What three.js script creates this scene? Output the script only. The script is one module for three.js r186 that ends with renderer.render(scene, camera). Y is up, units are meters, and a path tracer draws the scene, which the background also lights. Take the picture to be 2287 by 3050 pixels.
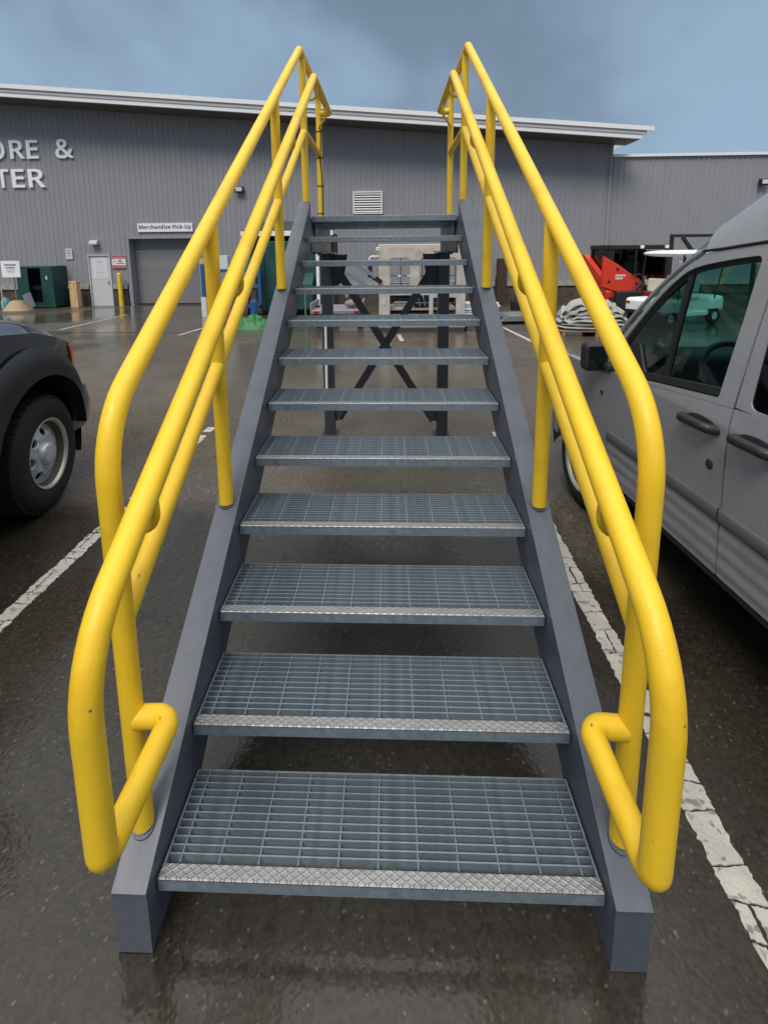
import * as THREE from 'three';
import { mergeGeometries } from 'three/addons/utils/BufferGeometryUtils.js';
import { RoundedBoxGeometry } from 'three/addons/geometries/RoundedBoxGeometry.js';
import { TextGeometry } from 'three/addons/geometries/TextGeometry.js';
import { FontLoader } from 'three/addons/loaders/FontLoader.js';

// ---------------------------------------------------------------- camera, sky, sun, exposure
const scene = new THREE.Scene();
const camera = new THREE.PerspectiveCamera(2 * Math.atan(2053 / 1500) * 180 / Math.PI, 2363.1 / 4106, 0.05, 900);
camera.setViewOffset(2363.1, 4106, 76.1, 1056, 2287, 3050);
camera.position.set(0.0329, 1.6988, 0.9943);
camera.rotation.set(-0.1648, 0.03565, -0.01004, 'YXZ');

const renderer = new THREE.WebGLRenderer({ antialias: true });
renderer.toneMapping = THREE.LinearToneMapping;
renderer.toneMappingExposure = 1.3;
renderer.shadowMap.enabled = true;

function rng(seed) { let s = seed >>> 0; return () => { s = (s + 0x6D2B79F5) >>> 0; let t = s; t = Math.imul(t ^ (t >>> 15), t | 1); t ^= t + Math.imul(t ^ (t >>> 7), t | 61); return ((t ^ (t >>> 14)) >>> 0) / 4294967296; }; }
const smooth = (a, b, x) => { const t = Math.min(1, Math.max(0, (x - a) / (b - a))); return t * t * (3 - 2 * t); };
const mix = (a, b, t) => a + (b - a) * t;
// tileable value noise: period n cells, coordinates in 0..1
function latt(n, m, seed) { const r = rng(seed), a = new Float32Array(n * m); for (let i = 0; i < a.length; i++) a[i] = r(); return (u, v) => {
  const x = u * n, y = v * m; let i = Math.floor(x), j = Math.floor(y); const fx = x - i, fy = y - j; i = ((i % n) + n) % n; j = ((j % m) + m) % m; const i2 = (i + 1) % n, j2 = (j + 1) % m;
  const sx = fx * fx * (3 - 2 * fx), sy = fy * fy * (3 - 2 * fy); const p = a[j * n + i], q = a[j * n + i2], s = a[j2 * n + i], t = a[j2 * n + i2];
  return p + (q - p) * sx + (s + (t - s) * sx - p - (q - p) * sx) * sy; }; }
function fbm(n, m, oct, seed) { const L = []; for (let o = 0; o < oct; o++) L.push(latt(n << o, m << o, seed + o * 17)); return (u, v) => { let s = 0, a = 0.5, w = 0; for (const l of L) { s += a * l(u, v); w += a; a *= 0.5; } return s / w; }; }

{ // overcast sky: clouds over a pale blue ground tone, brighter and whiter overhead as an overcast sky is
  const W = 1024, H = 512, d = new Float32Array(W * H * 4);
  const n1 = fbm(15, 15, 5, 11), n2 = fbm(40, 40, 4, 71);
  for (let j = 0; j < H; j++) for (let i = 0; i < W; i++) {
    const u = i / W, v = (j + 0.5) / H, el = (v - 0.5) * Math.PI, s = Math.max(0, Math.sin(el));
    const su = u + 0.10 * v, sv = v * 0.62;
    const c = n1(su, sv), c2 = n2(su, sv);
    let k = smooth(0.36, 0.64, c * 0.78 + c2 * 0.22);             // 0 = dark grey cloud base, 1 = thin pale blue
    let R = mix(0.135, 0.222, k), G = mix(0.19, 0.318, k), B = mix(0.262, 0.435, k);
    const hz = 1 - smooth(0.0, 0.5, s); R += 0.03 * hz; G += 0.035 * hz; B += 0.045 * hz;
    const z = Math.pow(smooth(0.42, 1.0, s), 1.0);                    // brighter, whiter zenith
    R = mix(R, 1.42 + 0.25 * (k - 0.5), z); G = mix(G, 1.38 + 0.25 * (k - 0.5), z); B = mix(B, 1.32 + 0.25 * (k - 0.5), z);
    if (el < 0) { R = 0.10; G = 0.10; B = 0.10; }
    const o = (j * W + i) * 4; d[o] = R; d[o + 1] = G; d[o + 2] = B; d[o + 3] = 1;
  }
  const t = new THREE.DataTexture(d, W, H, THREE.RGBAFormat, THREE.FloatType);
  t.mapping = THREE.EquirectangularReflectionMapping; t.magFilter = t.minFilter = THREE.LinearFilter; t.wrapS = THREE.RepeatWrapping; t.needsUpdate = true;
  scene.background = t; scene.environment = t;
}
const sun = new THREE.DirectionalLight(new THREE.Color().setRGB(1, 0.93, 0.83), 1.5);
sun.position.set(-6, 26, 17); sun.target.position.set(0, 0, -3); sun.castShadow = true; sun.shadow.radius = 45;
sun.shadow.mapSize.set(2048, 2048);
Object.assign(sun.shadow.camera, { left: -32, right: 32, top: 32, bottom: -32, near: 1, far: 90 });
scene.add(sun, sun.target);

// ---------------------------------------------------------------- helpers: names, things, geometry
const used = new Map();
const numbered = (name) => { const n = used.get(name) || 0; used.set(name, n + 1); return n ? `${name}_${String(n).padStart(3, '0')}` : name; };
function tag(o, label, category, group, kind) { o.userData.label = label; if (category) o.userData.category = category; if (group) o.userData.group = group; if (kind) o.userData.kind = kind; return o; }
function thing(name, label, category, [x, y, z] = [0, 0, 0], turn = 0, group) { const o = new THREE.Group(); o.name = numbered(name); o.position.set(x, y, z); o.rotation.y = turn; tag(o, label, category, group); scene.add(o); return o; }
function mesh(name, geo, mat, parent) { const g = Array.isArray(geo) ? mergeGeometries(geo.map((q) => { const p = q.index ? q.toNonIndexed() : q; for (const k of Object.keys(p.attributes)) if (!['position', 'normal', 'uv'].includes(k)) p.deleteAttribute(k); return p; })) : geo; const m = new THREE.Mesh(g, mat); m.name = parent ? name : numbered(name); m.castShadow = m.receiveShadow = true; (parent || scene).add(m); return m; }
function struct(name, geo, mat) { const m = mesh(name, geo, mat); m.userData.kind = 'structure'; return m; }
const V = (x, y, z) => new THREE.Vector3(x, y, z);
// box with uv in metres
function box(w, h, d, x = 0, y = 0, z = 0) { const g = new THREE.BoxGeometry(w, h, d); const p = g.attributes.position, n = g.attributes.normal, u = g.attributes.uv; for (let i = 0; i < p.count; i++) { const ax = Math.abs(n.getX(i)), ay = Math.abs(n.getY(i)); if (ax > 0.5) u.setXY(i, p.getZ(i), p.getY(i)); else if (ay > 0.5) u.setXY(i, p.getX(i), p.getZ(i)); else u.setXY(i, p.getX(i), p.getY(i)); } g.translate(x, y, z); return g; }
const rbox = (w, h, d, r, x = 0, y = 0, z = 0, seg = 2) => new RoundedBoxGeometry(w, h, d, seg, Math.min(r, w / 2 - 1e-4, h / 2 - 1e-4, d / 2 - 1e-4)).translate(x, y, z);
const cyl = (r1, r2, h, seg, x = 0, y = 0, z = 0) => new THREE.CylinderGeometry(r1, r2, h, seg).translate(x, y, z);
// polyline with rounded corners -> points
function fillet(pts, rad, seg = 8) { const out = [pts[0].clone()]; for (let i = 1; i < pts.length - 1; i++) { const r = Array.isArray(rad) ? rad[i] : rad, a = pts[i - 1].clone().sub(pts[i]).normalize(), b = pts[i + 1].clone().sub(pts[i]).normalize(), th = Math.acos(Math.max(-1, Math.min(1, a.dot(b)))); const t = r / Math.tan(th / 2), A = pts[i].clone().addScaledVector(a, t), B = pts[i].clone().addScaledVector(b, t); const bis = a.clone().add(b).normalize(), cen = pts[i].clone().addScaledVector(bis, r / Math.sin(th / 2)); const va = A.clone().sub(cen), vb = B.clone().sub(cen), om = va.angleTo(vb); for (let k = 0; k <= seg; k++) { const f = k / seg; out.push(cen.clone().addScaledVector(va, Math.sin((1 - f) * om) / Math.sin(om)).addScaledVector(vb, Math.sin(f * om) / Math.sin(om))); } } out.push(pts[pts.length - 1].clone()); return out; }
// tube swept along points, uv in metres, closed ends (round = domed)
function sweep(pts, r, seg = 20, dome = [0, 0]) {
  const P = [], N = [], U = [], I = []; let acc = 0; const T = pts.map((p, i) => { const a = pts[Math.max(0, i - 1)], b = pts[Math.min(pts.length - 1, i + 1)]; return b.clone().sub(a).normalize(); });
  let n = Math.abs(T[0].y) < 0.9 ? V(0, 1, 0) : V(1, 0, 0); n.sub(T[0].clone().multiplyScalar(n.dot(T[0]))).normalize();
  const rings = []; const ring = (c, t, rr, nn, tn, len) => { const b = new THREE.Vector3().crossVectors(t, nn); const st = P.length / 3; for (let k = 0; k <= seg; k++) { const a = k / seg * 2 * Math.PI; const d = nn.clone().multiplyScalar(Math.cos(a)).addScaledVector(b, Math.sin(a)); P.push(c.x + d.x * rr, c.y + d.y * rr, c.z + d.z * rr); const q = d.clone().multiplyScalar(Math.sqrt(Math.max(0, 1 - tn * tn))).addScaledVector(t, tn); N.push(q.x, q.y, q.z); U.push(len, k / seg * 2 * Math.PI * r); } rings.push(st); };
  const cap = (c, t, end, dm, len) => { const K = 5, list = []; for (let k = 0; k <= K; k++) { const a = k / K * Math.PI / 2; list.push([dm ? dm * Math.sin(a) : 0, r * Math.cos(a), Math.sin(a)]); } if (!end) list.reverse(); for (const [off, rr, tn] of list) ring(c.clone().addScaledVector(t, end ? off : -off), t, Math.max(rr, 1e-5), n, dm ? (end ? tn : -tn) : (rr > r * 0.99 ? 0 : end ? 1 : -1), len); };
  cap(pts[0], T[0], false, dome[0], 0);
  for (let i = 0; i < pts.length; i++) { if (i) { acc += pts[i].distanceTo(pts[i - 1]); n.sub(T[i].clone().multiplyScalar(n.dot(T[i]))).normalize(); } ring(pts[i], T[i], r, n, 0, acc); }
  cap(pts[pts.length - 1], T[T.length - 1], true, dome[1], acc);
  for (let a = 0; a + 1 < rings.length; a++) for (let k = 0; k < seg; k++) { const p = rings[a] + k, q = rings[a + 1] + k; I.push(p, p + 1, q, q, p + 1, q + 1); }
  const g = new THREE.BufferGeometry(); g.setAttribute('position', new THREE.Float32BufferAttribute(P, 3)); g.setAttribute('normal', new THREE.Float32BufferAttribute(N, 3)); g.setAttribute('uv', new THREE.Float32BufferAttribute(U, 2)); g.setIndex(I); return g;
}
const bar = (a, b, r, seg = 10) => sweep([a, b], r, seg);
// rectangular bar from a to b
function beam(a, b, w, h) { const L = a.distanceTo(b), g = box(w, h, L); const m = new THREE.Matrix4().lookAt(a, b, V(0, 1, 0.001)); g.applyMatrix4(m); const c = a.clone().add(b).multiplyScalar(0.5); return g.translate(c.x, c.y, c.z); }
function prism(pts, depth, bevel = 0) { const s = new THREE.Shape(pts.map(([x, y]) => new THREE.Vector2(x, y))); return new THREE.ExtrudeGeometry(s, { depth, bevelEnabled: bevel > 0, bevelSize: bevel, bevelThickness: bevel, bevelSegments: 2, curveSegments: 12 }); }
// panel on the side of a car: outline in (z, y), laid on the surface x = xf(z, y), with an edge of depth t turned inwards
function panel(outer, holes, xf, t, sub = 3, side = -1) {
  const sh = new THREE.Shape(outer.map(([z, y]) => new THREE.Vector2(z, y))); for (const h of holes || []) sh.holes.push(new THREE.Path(h.map(([z, y]) => new THREE.Vector2(z, y))));
  let g = new THREE.ShapeGeometry(sh); let p = Array.from(g.attributes.position.array), idx = Array.from(g.index.array); const v2 = []; for (let i = 0; i < p.length; i += 3) v2.push([p[i], p[i + 1]]);
  for (let s = 0; s < sub; s++) { const cache = new Map(), nx = []; const mid = (a, b) => { const k = a < b ? a * 1e6 + b : b * 1e6 + a; if (!cache.has(k)) { cache.set(k, v2.length); v2.push([(v2[a][0] + v2[b][0]) / 2, (v2[a][1] + v2[b][1]) / 2]); } return cache.get(k); }; for (let i = 0; i < idx.length; i += 3) { const [a, b, c] = [idx[i], idx[i + 1], idx[i + 2]], ab = mid(a, b), bc = mid(b, c), ca = mid(c, a); nx.push(a, ab, ca, ab, b, bc, ca, bc, c, ab, bc, ca); } idx = nx; }
  const pos = [], uv = []; for (const [z, y] of v2) { pos.push(xf(z, y), y, z); uv.push(z, y); }
  if (side > 0) for (let i = 0; i < idx.length; i += 3) { const q = idx[i]; idx[i] = idx[i + 1]; idx[i + 1] = q; }
  const f = new THREE.BufferGeometry(); f.setAttribute('position', new THREE.Float32BufferAttribute(pos, 3)); f.setAttribute('uv', new THREE.Float32BufferAttribute(uv, 2)); f.setIndex(idx); f.computeVertexNormals();
  const parts = [f.toNonIndexed()];
  if (t) for (const loop of [outer, ...(holes || [])]) { const sp = [], su = [], si = []; const dense = []; for (let i = 0; i < loop.length; i++) { const a = loop[i], b = loop[(i + 1) % loop.length]; for (let k = 0; k < 4; k++) dense.push([mix(a[0], b[0], k / 4), mix(a[1], b[1], k / 4)]); } dense.push(dense[0]); dense.forEach(([z, y], i) => { const x = xf(z, y); sp.push(x, y, z, x - side * t, y, z); su.push(i * 0.02, 0, i * 0.02, t); if (i) { const o = i * 2; si.push(o - 2, o - 1, o, o, o - 1, o + 1); } }); const q = new THREE.BufferGeometry(); q.setAttribute('position', new THREE.Float32BufferAttribute(sp, 3)); q.setAttribute('uv', new THREE.Float32BufferAttribute(su, 2)); q.setIndex(si); q.computeVertexNormals(); parts.push(q.toNonIndexed()); }
  return mergeGeometries(parts);
}
// sheet from a function of (u, v)
function grid(f, nu, nv) { const P = [], U = [], I = []; for (let j = 0; j <= nv; j++) for (let i = 0; i <= nu; i++) { const p = f(i / nu, j / nv); P.push(p[0], p[1], p[2]); U.push(p[3] ?? i / nu, p[4] ?? j / nv); if (i < nu && j < nv) { const o = j * (nu + 1) + i; I.push(o, o + 1, o + nu + 1, o + nu + 1, o + 1, o + nu + 2); } } const g = new THREE.BufferGeometry(); g.setAttribute('position', new THREE.Float32BufferAttribute(P, 3)); g.setAttribute('uv', new THREE.Float32BufferAttribute(U, 2)); g.setIndex(I); g.computeVertexNormals(); return g; }
const curve = (pts, n) => new THREE.CatmullRomCurve3(pts.map(([z, y]) => V(0, y, z)), false, 'centripetal').getPoints(n).map((p) => [p.z, p.y]);
const arc = (cz, cy, rz, ry, a0, a1, n) => Array.from({ length: n + 1 }, (_, i) => { const a = mix(a0, a1, i / n) * Math.PI / 180; return [cz + rz * Math.cos(a), cy + ry * Math.sin(a)]; });

// ---------------------------------------------------------------- textures
function tex(n, m, f, srgb, metres, my) { const d = new Uint8Array(n * m * 4); for (let j = 0; j < m; j++) for (let i = 0; i < n; i++) { const c = f(i / n, j / m, i, j), o = (j * n + i) * 4; if (typeof c === 'number') d[o] = d[o + 1] = d[o + 2] = Math.max(0, Math.min(255, c * 255)); else for (let k = 0; k < 3; k++) d[o + k] = Math.max(0, Math.min(255, c[k] * 255)); d[o + 3] = 255; } const t = new THREE.DataTexture(d, n, m); if (srgb) t.colorSpace = THREE.SRGBColorSpace; t.wrapS = t.wrapT = THREE.RepeatWrapping; t.magFilter = THREE.LinearFilter; t.minFilter = THREE.LinearMipmapLinearFilter; t.generateMipmaps = true; t.repeat.set(1 / metres, 1 / (my || metres)); t.needsUpdate = true; return t; }
const toS = (l) => l <= 0.0031308 ? l * 12.92 : 1.055 * Math.pow(l, 1 / 2.4) - 0.055;
const lin = (r, g, b) => [toS(r), toS(g), toS(b)];
const rgb = (r, g, b) => new THREE.Color().setRGB(r, g, b);
const std = (c, rough, metal = 0, extra = {}) => new THREE.MeshStandardMaterial({ color: c instanceof THREE.Color ? c : rgb(...c), roughness: rough, metalness: metal, ...extra });
const phy = (c, rough, metal = 0, extra = {}) => new THREE.MeshPhysicalMaterial({ color: c instanceof THREE.Color ? c : rgb(...c), roughness: rough, metalness: metal, ...extra });

const M = {};
{ // asphalt: fine aggregate, 6.1 m tile at 3 mm a pixel
  const n = 2048, h = latt(1024, 1024, 5), h2 = latt(512, 512, 6), l1 = fbm(6, 6, 5, 31), l2 = fbm(22, 22, 4, 41), crk = fbm(9, 9, 5, 91); const r = rng(77); const specks = new Float32Array(n * n);
  for (let k = 0; k < 26000; k++) { const x = Math.floor(r() * n), y = Math.floor(r() * n), b = 0.25 + r() * r() * 0.9, w = r() < 0.16 ? 2 : r() < 0.5 ? 1 : 0; for (let dy = 0; dy <= w; dy++) for (let dx = 0; dx <= w; dx++) { if (w === 2 && (dx + dy === 0 || dx + dy === 4)) continue; specks[((y + dy) % n) * n + (x + dx) % n] = b; } }
  M.asphaltMap = tex(n, n, (u, v, i, j) => { let g = h(u, v) * 0.5 + h2(u, v) * 0.5, big = l1(u, v), m2 = l2(u, v); const s = specks[j * n + i]; let a = 0.041 + 0.042 * (g - 0.5) + 0.022 * (big - 0.5) + 0.016 * (m2 - 0.5); a = Math.max(0.008, a); const c = Math.abs(crk(u, v) - 0.5); if (c < 0.0025 && big > 0.60) a *= 0.6; const t = s * 0.145; return lin(a * 1.04 + t, a * 0.90 + t * 0.96, a * 0.72 + t * 0.86); }, true, 6.1);
  M.asphaltBump = tex(n, n, (u, v, i, j) => 0.5 + (h(u, v) - 0.5) * 0.5 + (h2(u, v) - 0.5) * 0.4 + specks[j * n + i] * 0.25, false, 6.1);
  const w1 = fbm(7, 7, 6, 131), w2 = fbm(40, 40, 4, 151);
  M.asphaltRough = tex(1024, 1024, (u, v) => { const w = smooth(0.36, 0.66, w1(u, v) * 0.8 + w2(u, v) * 0.2); return mix(0.15, 0.38, w); }, false, 13.7);
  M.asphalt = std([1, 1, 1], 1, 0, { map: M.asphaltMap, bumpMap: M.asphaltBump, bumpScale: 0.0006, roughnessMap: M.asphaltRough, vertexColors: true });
  const c1 = fbm(8, 8, 6, 211), c2 = fbm(60, 60, 3, 221);
  const cm = tex(1024, 1024, (u, v) => { const a = 0.075 + 0.07 * (c1(u, v) - 0.5) + 0.04 * (c2(u, v) - 0.5); return lin(a * 1.15, a, a * 0.82); }, true, 9.3);
  const p1 = fbm(5, 5, 5, 241);
  const cr = tex(1024, 1024, (u, v) => mix(0.05, 0.34, smooth(0.40, 0.62, p1(u, v))), false, 21);
  M.apron = std([1, 1, 1], 1, 0, { map: cm, roughnessMap: cr, bumpMap: tex(512, 512, (u, v) => fbmA(u, v), false, 2.1), bumpScale: 0.0012 });
}
function fbmA(u, v) { fbmA.f = fbmA.f || fbm(30, 30, 3, 301); return fbmA.f(u, v); }
{ // yellow paint: slight orange peel, dirt and chips
  const n = 1024, a = fbm(40, 40, 3, 401), b = fbm(6, 6, 4, 411), pk = latt(300, 300, 421), pk2 = latt(512, 512, 425); const r = rng(9), chips = [];
  for (let k = 0; k < 34; k++) chips.push([r(), r(), 0.0008 + r() * r() * 0.0020, r()]);
  const rc = fbm(90, 90, 2, 431);
  M.yellow = std([1, 1, 1], 1, 0, { map: tex(n, n, (u, v) => { let k = 0; for (const [x, y, s, q] of chips) { let dx = Math.abs(u - x), dy = Math.abs(v - y); dx = Math.min(dx, 1 - dx); dy = Math.min(dy, 1 - dy); const e = Math.hypot(dx, dy * (0.7 + q)) + (rc(u, v) - 0.5) * 0.003; if (e < s) k = 1; } const d = smooth(0.5, 0.75, b(u, v) * 0.7 + a(u, v) * 0.3) * 0.20, g = (a(u, v) - 0.5) * 0.10; const c = [0.88 * (1 - d * 0.6 + g), 0.575 * (1 - d * 0.8 + g), 0.026 * (1 - d)]; return k ? lin(0.16, 0.11, 0.07) : lin(...c); }, true, 1.4), roughnessMap: tex(512, 512, (u, v) => 0.36 + 0.2 * a(u, v) + 0.12 * (b(u, v) - 0.5), false, 0.7), bumpMap: tex(1024, 1024, (u, v) => pk(u, v) * 0.5 + pk2(u, v) * 0.5, false, 0.9), bumpScale: 0.00035 });
  const s1 = fbm(12, 12, 5, 451), s2 = fbm(60, 60, 3, 461);
  M.greySteel = std([1, 1, 1], 1, 0, { map: tex(1024, 1024, (u, v) => { const k = 1 + (s1(u, v) - 0.5) * 0.35 + (s2(u, v) - 0.5) * 0.22; return lin(0.080 * k, 0.093 * k, 0.124 * k); }, true, 1.3), roughnessMap: tex(512, 512, (u, v) => 0.26 + 0.22 * s1(u, v), false, 0.9), bumpMap: tex(512, 512, (u, v) => s2(u, v), false, 0.5), bumpScale: 0.0002 });
  M.darkSteel = std([0.05, 0.052, 0.062], 0.5, 0.0, { roughnessMap: M.greySteel.roughnessMap, bumpMap: M.greySteel.bumpMap, bumpScale: 0.0008 });
  const z1 = fbm(30, 30, 4, 471), z2 = latt(700, 700, 481);
  M.galvMap = tex(1024, 1024, (u, v) => { const k = 0.75 + 0.5 * z1(u, v) + 0.25 * (z2(u, v) - 0.5); return lin(0.20 * k, 0.25 * k, 0.30 * k); }, true, 0.5);
  M.galv = std([1, 1, 1], 0.45, 0.3, { map: M.galvMap, bumpMap: tex(512, 512, (u, v) => z1(u, v), false, 0.5), bumpScale: 0.0008 });
  M.galvPlain = std([1, 1, 1], 0.5, 0.35, { map: M.galvMap });
  M.nosing = std([1, 1, 1], 0.42, 0.55, { map: tex(1024, 256, (u, v) => { const k = 0.8 + 0.5 * (z1(u, v) - 0.2); return lin(0.33 * k, 0.337 * k, 0.352 * k); }, true, 1.2, 0.3), bumpMap: tex(1024, 64, (u, v) => { const p = u * 40, q = v * 2, a = Math.abs(((p + q) % 1) - 0.5), b = Math.abs(((p - q + 40) % 1) - 0.5); return Math.max(smooth(0.34, 0.46, a), smooth(0.34, 0.46, b)); }, false, 1.1, 0.036), bumpScale: 0.0011 });
}
M.white = std([0.86, 0.87, 0.88], 0.4); M.letterWhite = std([0.9, 0.91, 0.92], 0.5); M.offWhite = std([0.62, 0.63, 0.62], 0.6); M.black = std([0.012, 0.012, 0.013], 0.5); M.rubber = std([0.009, 0.009, 0.009], 0.75, 0, { bumpMap: tex(256, 256, (u, v) => fbmA(u, v), false, 0.2), bumpScale: 0.002 });
M.satinBlack = std([0.022, 0.023, 0.026], 0.42, 0, { bumpMap: tex(512, 512, (u, v) => fbmA(u, v), false, 0.12), bumpScale: 0.0009 });
{ const w1 = fbm(16, 16, 4, 501), w2 = fbm(100, 4, 3, 511); M.wall = std([1, 1, 1], 0.55, 0.0, { map: tex(1024, 1024, (u, v) => { const k = 1 + (w1(u, v) - 0.5) * 0.12 + (w2(u, v) - 0.5) * 0.10; return lin(0.285 * k, 0.288 * k, 0.31 * k); }, true, 7.3) }); }
{ const k1 = fbm(14, 14, 4, 531); M.block = std([1, 1, 1], 0.85, 0, { map: tex(512, 512, (u, v) => { const k = 0.6 + 0.8 * k1(u, v); return lin(0.085 * k, 0.066 * k, 0.05 * k); }, true, 2.4), bumpMap: tex(512, 512, (u, v) => k1(u, v), false, 0.8), bumpScale: 0.02 }); M.concrete = std([1, 1, 1], 0.8, 0, { map: tex(512, 512, (u, v) => { const k = 0.75 + 0.5 * k1(u, v); return lin(0.36 * k, 0.33 * k, 0.27 * k); }, true, 1.6), bumpMap: tex(512, 512, (u, v) => k1(u, v), false, 0.7), bumpScale: 0.006 }); 
  M.tan = std([1, 1, 1], 0.75, 0, { map: tex(512, 512, (u, v) => { const k = 0.7 + 0.6 * k1(u * 2, v * 0.5); const s = smooth(0.66, 0.74, k1(v, u)); return lin(mix(0.62 * k, 0.2, s), mix(0.43 * k, 0.13, s), mix(0.20 * k, 0.07, s)); }, true, 1.1) });
  M.paintLine = std([1, 1, 1], 0.55, 0, { map: tex(512, 512, (u, v) => { const k = 0.8 + 0.4 * k1(u, v), s = smooth(0.62, 0.72, k1(v * 3, u * 3)) * 0.55; const a = 0.47 * k * (1 - s); return lin(a, a * 0.985, a * 0.9); }, true, 0.9), bumpMap: tex(512, 512, (u, v) => k1(u * 4, v * 4), false, 0.5), bumpScale: 0.002 }); }
const gw = fbm(10, 10, 4, 551);
M.green = std([1, 1, 1], 0.5, 0, { map: tex(512, 512, (u, v) => { const k = 0.7 + 0.6 * gw(u, v); return lin(0.010 * k, 0.062 * k, 0.055 * k); }, true, 2.2) });
M.beige = std([1, 1, 1], 0.6, 0, { map: tex(512, 512, (u, v) => { const k = 0.75 + 0.5 * gw(u, v); return lin(0.50 * k, 0.445 * k, 0.405 * k); }, true, 1.5) });
M.orange = std([0.68, 0.045, 0.02], 0.35); M.red = std([0.42, 0.03, 0.025], 0.45); M.blue = std([0.012, 0.09, 0.26], 0.5); M.wood = std([0.30, 0.19, 0.10], 0.8); M.brown = std([0.05, 0.027, 0.015], 0.7);
M.vanPaint = phy([1, 1, 1], 0.40, 0.2, { map: tex(1024, 1024, (u, v) => { const k = 0.92 + 0.16 * gw(u, v) - 0.06 * smooth(0.6, 0.75, gw(v * 2, u * 3)); return lin(0.345 * k, 0.355 * k, 0.388 * k); }, true, 1.9), clearcoat: 0.6, clearcoatRoughness: 0.12, bumpMap: tex(512, 512, (u, v) => fbmA(u, v), false, 0.25), bumpScale: 0.0005 });
M.vanTrim = std([0.14, 0.145, 0.15], 0.55, 0.1); M.truckPaint = phy([0.011, 0.014, 0.022], 0.35, 0.1, { clearcoat: 1, clearcoatRoughness: 0.06 });
M.flare = std([0.016, 0.017, 0.019], 0.38, 0, { bumpMap: M.satinBlack.bumpMap, bumpScale: 0.0006 });
M.rim = std([0.58, 0.61, 0.65], 0.34, 0.55); M.barrel = std([0.10, 0.085, 0.06], 0.6, 0.4); M.rimLip = std([0.52, 0.50, 0.42], 0.4, 0.6); M.chrome = std([0.6, 0.62, 0.64], 0.12, 1);
M.glass = phy([0.35, 0.62, 0.57], 0.02, 0, { transmission: 1, thickness: 0, ior: 1.5 }); M.quarter = phy([0.12, 0.22, 0.2], 0.02, 0, { transmission: 1, thickness: 0, ior: 1.5 }); M.tint = phy([0.035, 0.045, 0.045], 0.03, 0, { transmission: 1, thickness: 0, ior: 1.5 });
M.amber = phy([0.85, 0.20, 0.04], 0.18, 0, { transmission: 0.35, thickness: 0 }); M.lens = phy([0.9, 0.92, 0.95], 0.08, 0, { transmission: 0.7, thickness: 0 }); M.lampGlass = std([0.66, 0.68, 0.68], 0.25);
M.interior = std([0.03, 0.03, 0.033], 0.8); M.seat = std([0.05, 0.05, 0.052], 0.9); M.cream = std([0.66, 0.62, 0.47], 0.55); M.aqua = std([0.12, 0.42, 0.46], 0.4); M.greyCloth = std([0.36, 0.36, 0.34], 0.85);

// ---------------------------------------------------------------- ground
const gy = (z) => -0.41 * Math.min(Math.max(0, -4.5 - z), 14.6) / 14.6;      // the lot falls gently towards the building
{
  const zs = [140, 40, 14, 7]; for (let z = 4; z > -4.5; z -= 0.25) zs.push(z); for (let z = -4.5; z > -19.1; z -= 0.6) zs.push(z); zs.push(-19.1, -22, -60, -140, -400);
  const xs = [-400, -140, -60, -30, -20]; for (let x = -15; x <= 15; x += 0.3) xs.push(x); xs.push(20, 30, 60, 140, 400);
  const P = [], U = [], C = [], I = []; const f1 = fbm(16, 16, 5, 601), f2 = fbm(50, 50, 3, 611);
  zs.forEach((z, j) => xs.forEach((x, i) => { P.push(x, gy(z), z); U.push(x, z); const u = (x + 50) / 100, v = (z + 50) / 100; const nn = f1(u, v) * 0.6 + f2(u, v) * 0.4, dryLit = smooth(0.47, 0.53, nn + (z < -2.2 ? 0.10 : -0.10) + (Math.abs(x) > 1.2 ? 0.02 : -0.06)); const k = mix(0.70, 2.2, dryLit) * (0.85 + 0.3 * f2(v, u)); C.push(k, k * mix(0.98, 0.965, dryLit), k * mix(0.93, 0.91, dryLit)); if (i + 1 < xs.length && j + 1 < zs.length) { const o = j * xs.length + i; I.push(o, o + 1, o + xs.length, o + xs.length, o + 1, o + xs.length + 1); } }));  // damp patches plus light and shade painted in: dark by stairs, paler beyond
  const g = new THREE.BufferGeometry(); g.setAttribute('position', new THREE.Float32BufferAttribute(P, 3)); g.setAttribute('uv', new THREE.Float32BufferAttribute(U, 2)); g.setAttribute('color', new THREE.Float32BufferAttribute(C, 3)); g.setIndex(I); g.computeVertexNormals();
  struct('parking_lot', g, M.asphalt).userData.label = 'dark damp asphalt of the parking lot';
  const ap = grid((u, v) => { const z = mix(-10.75, -19.05, v), x = mix(-60, 60, u); return [x, gy(z) + 0.004, z, x, z]; }, 40, 20);
  struct('concrete_apron', ap, M.apron).userData.label = 'wet brownish concrete apron before the building';
}
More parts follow.
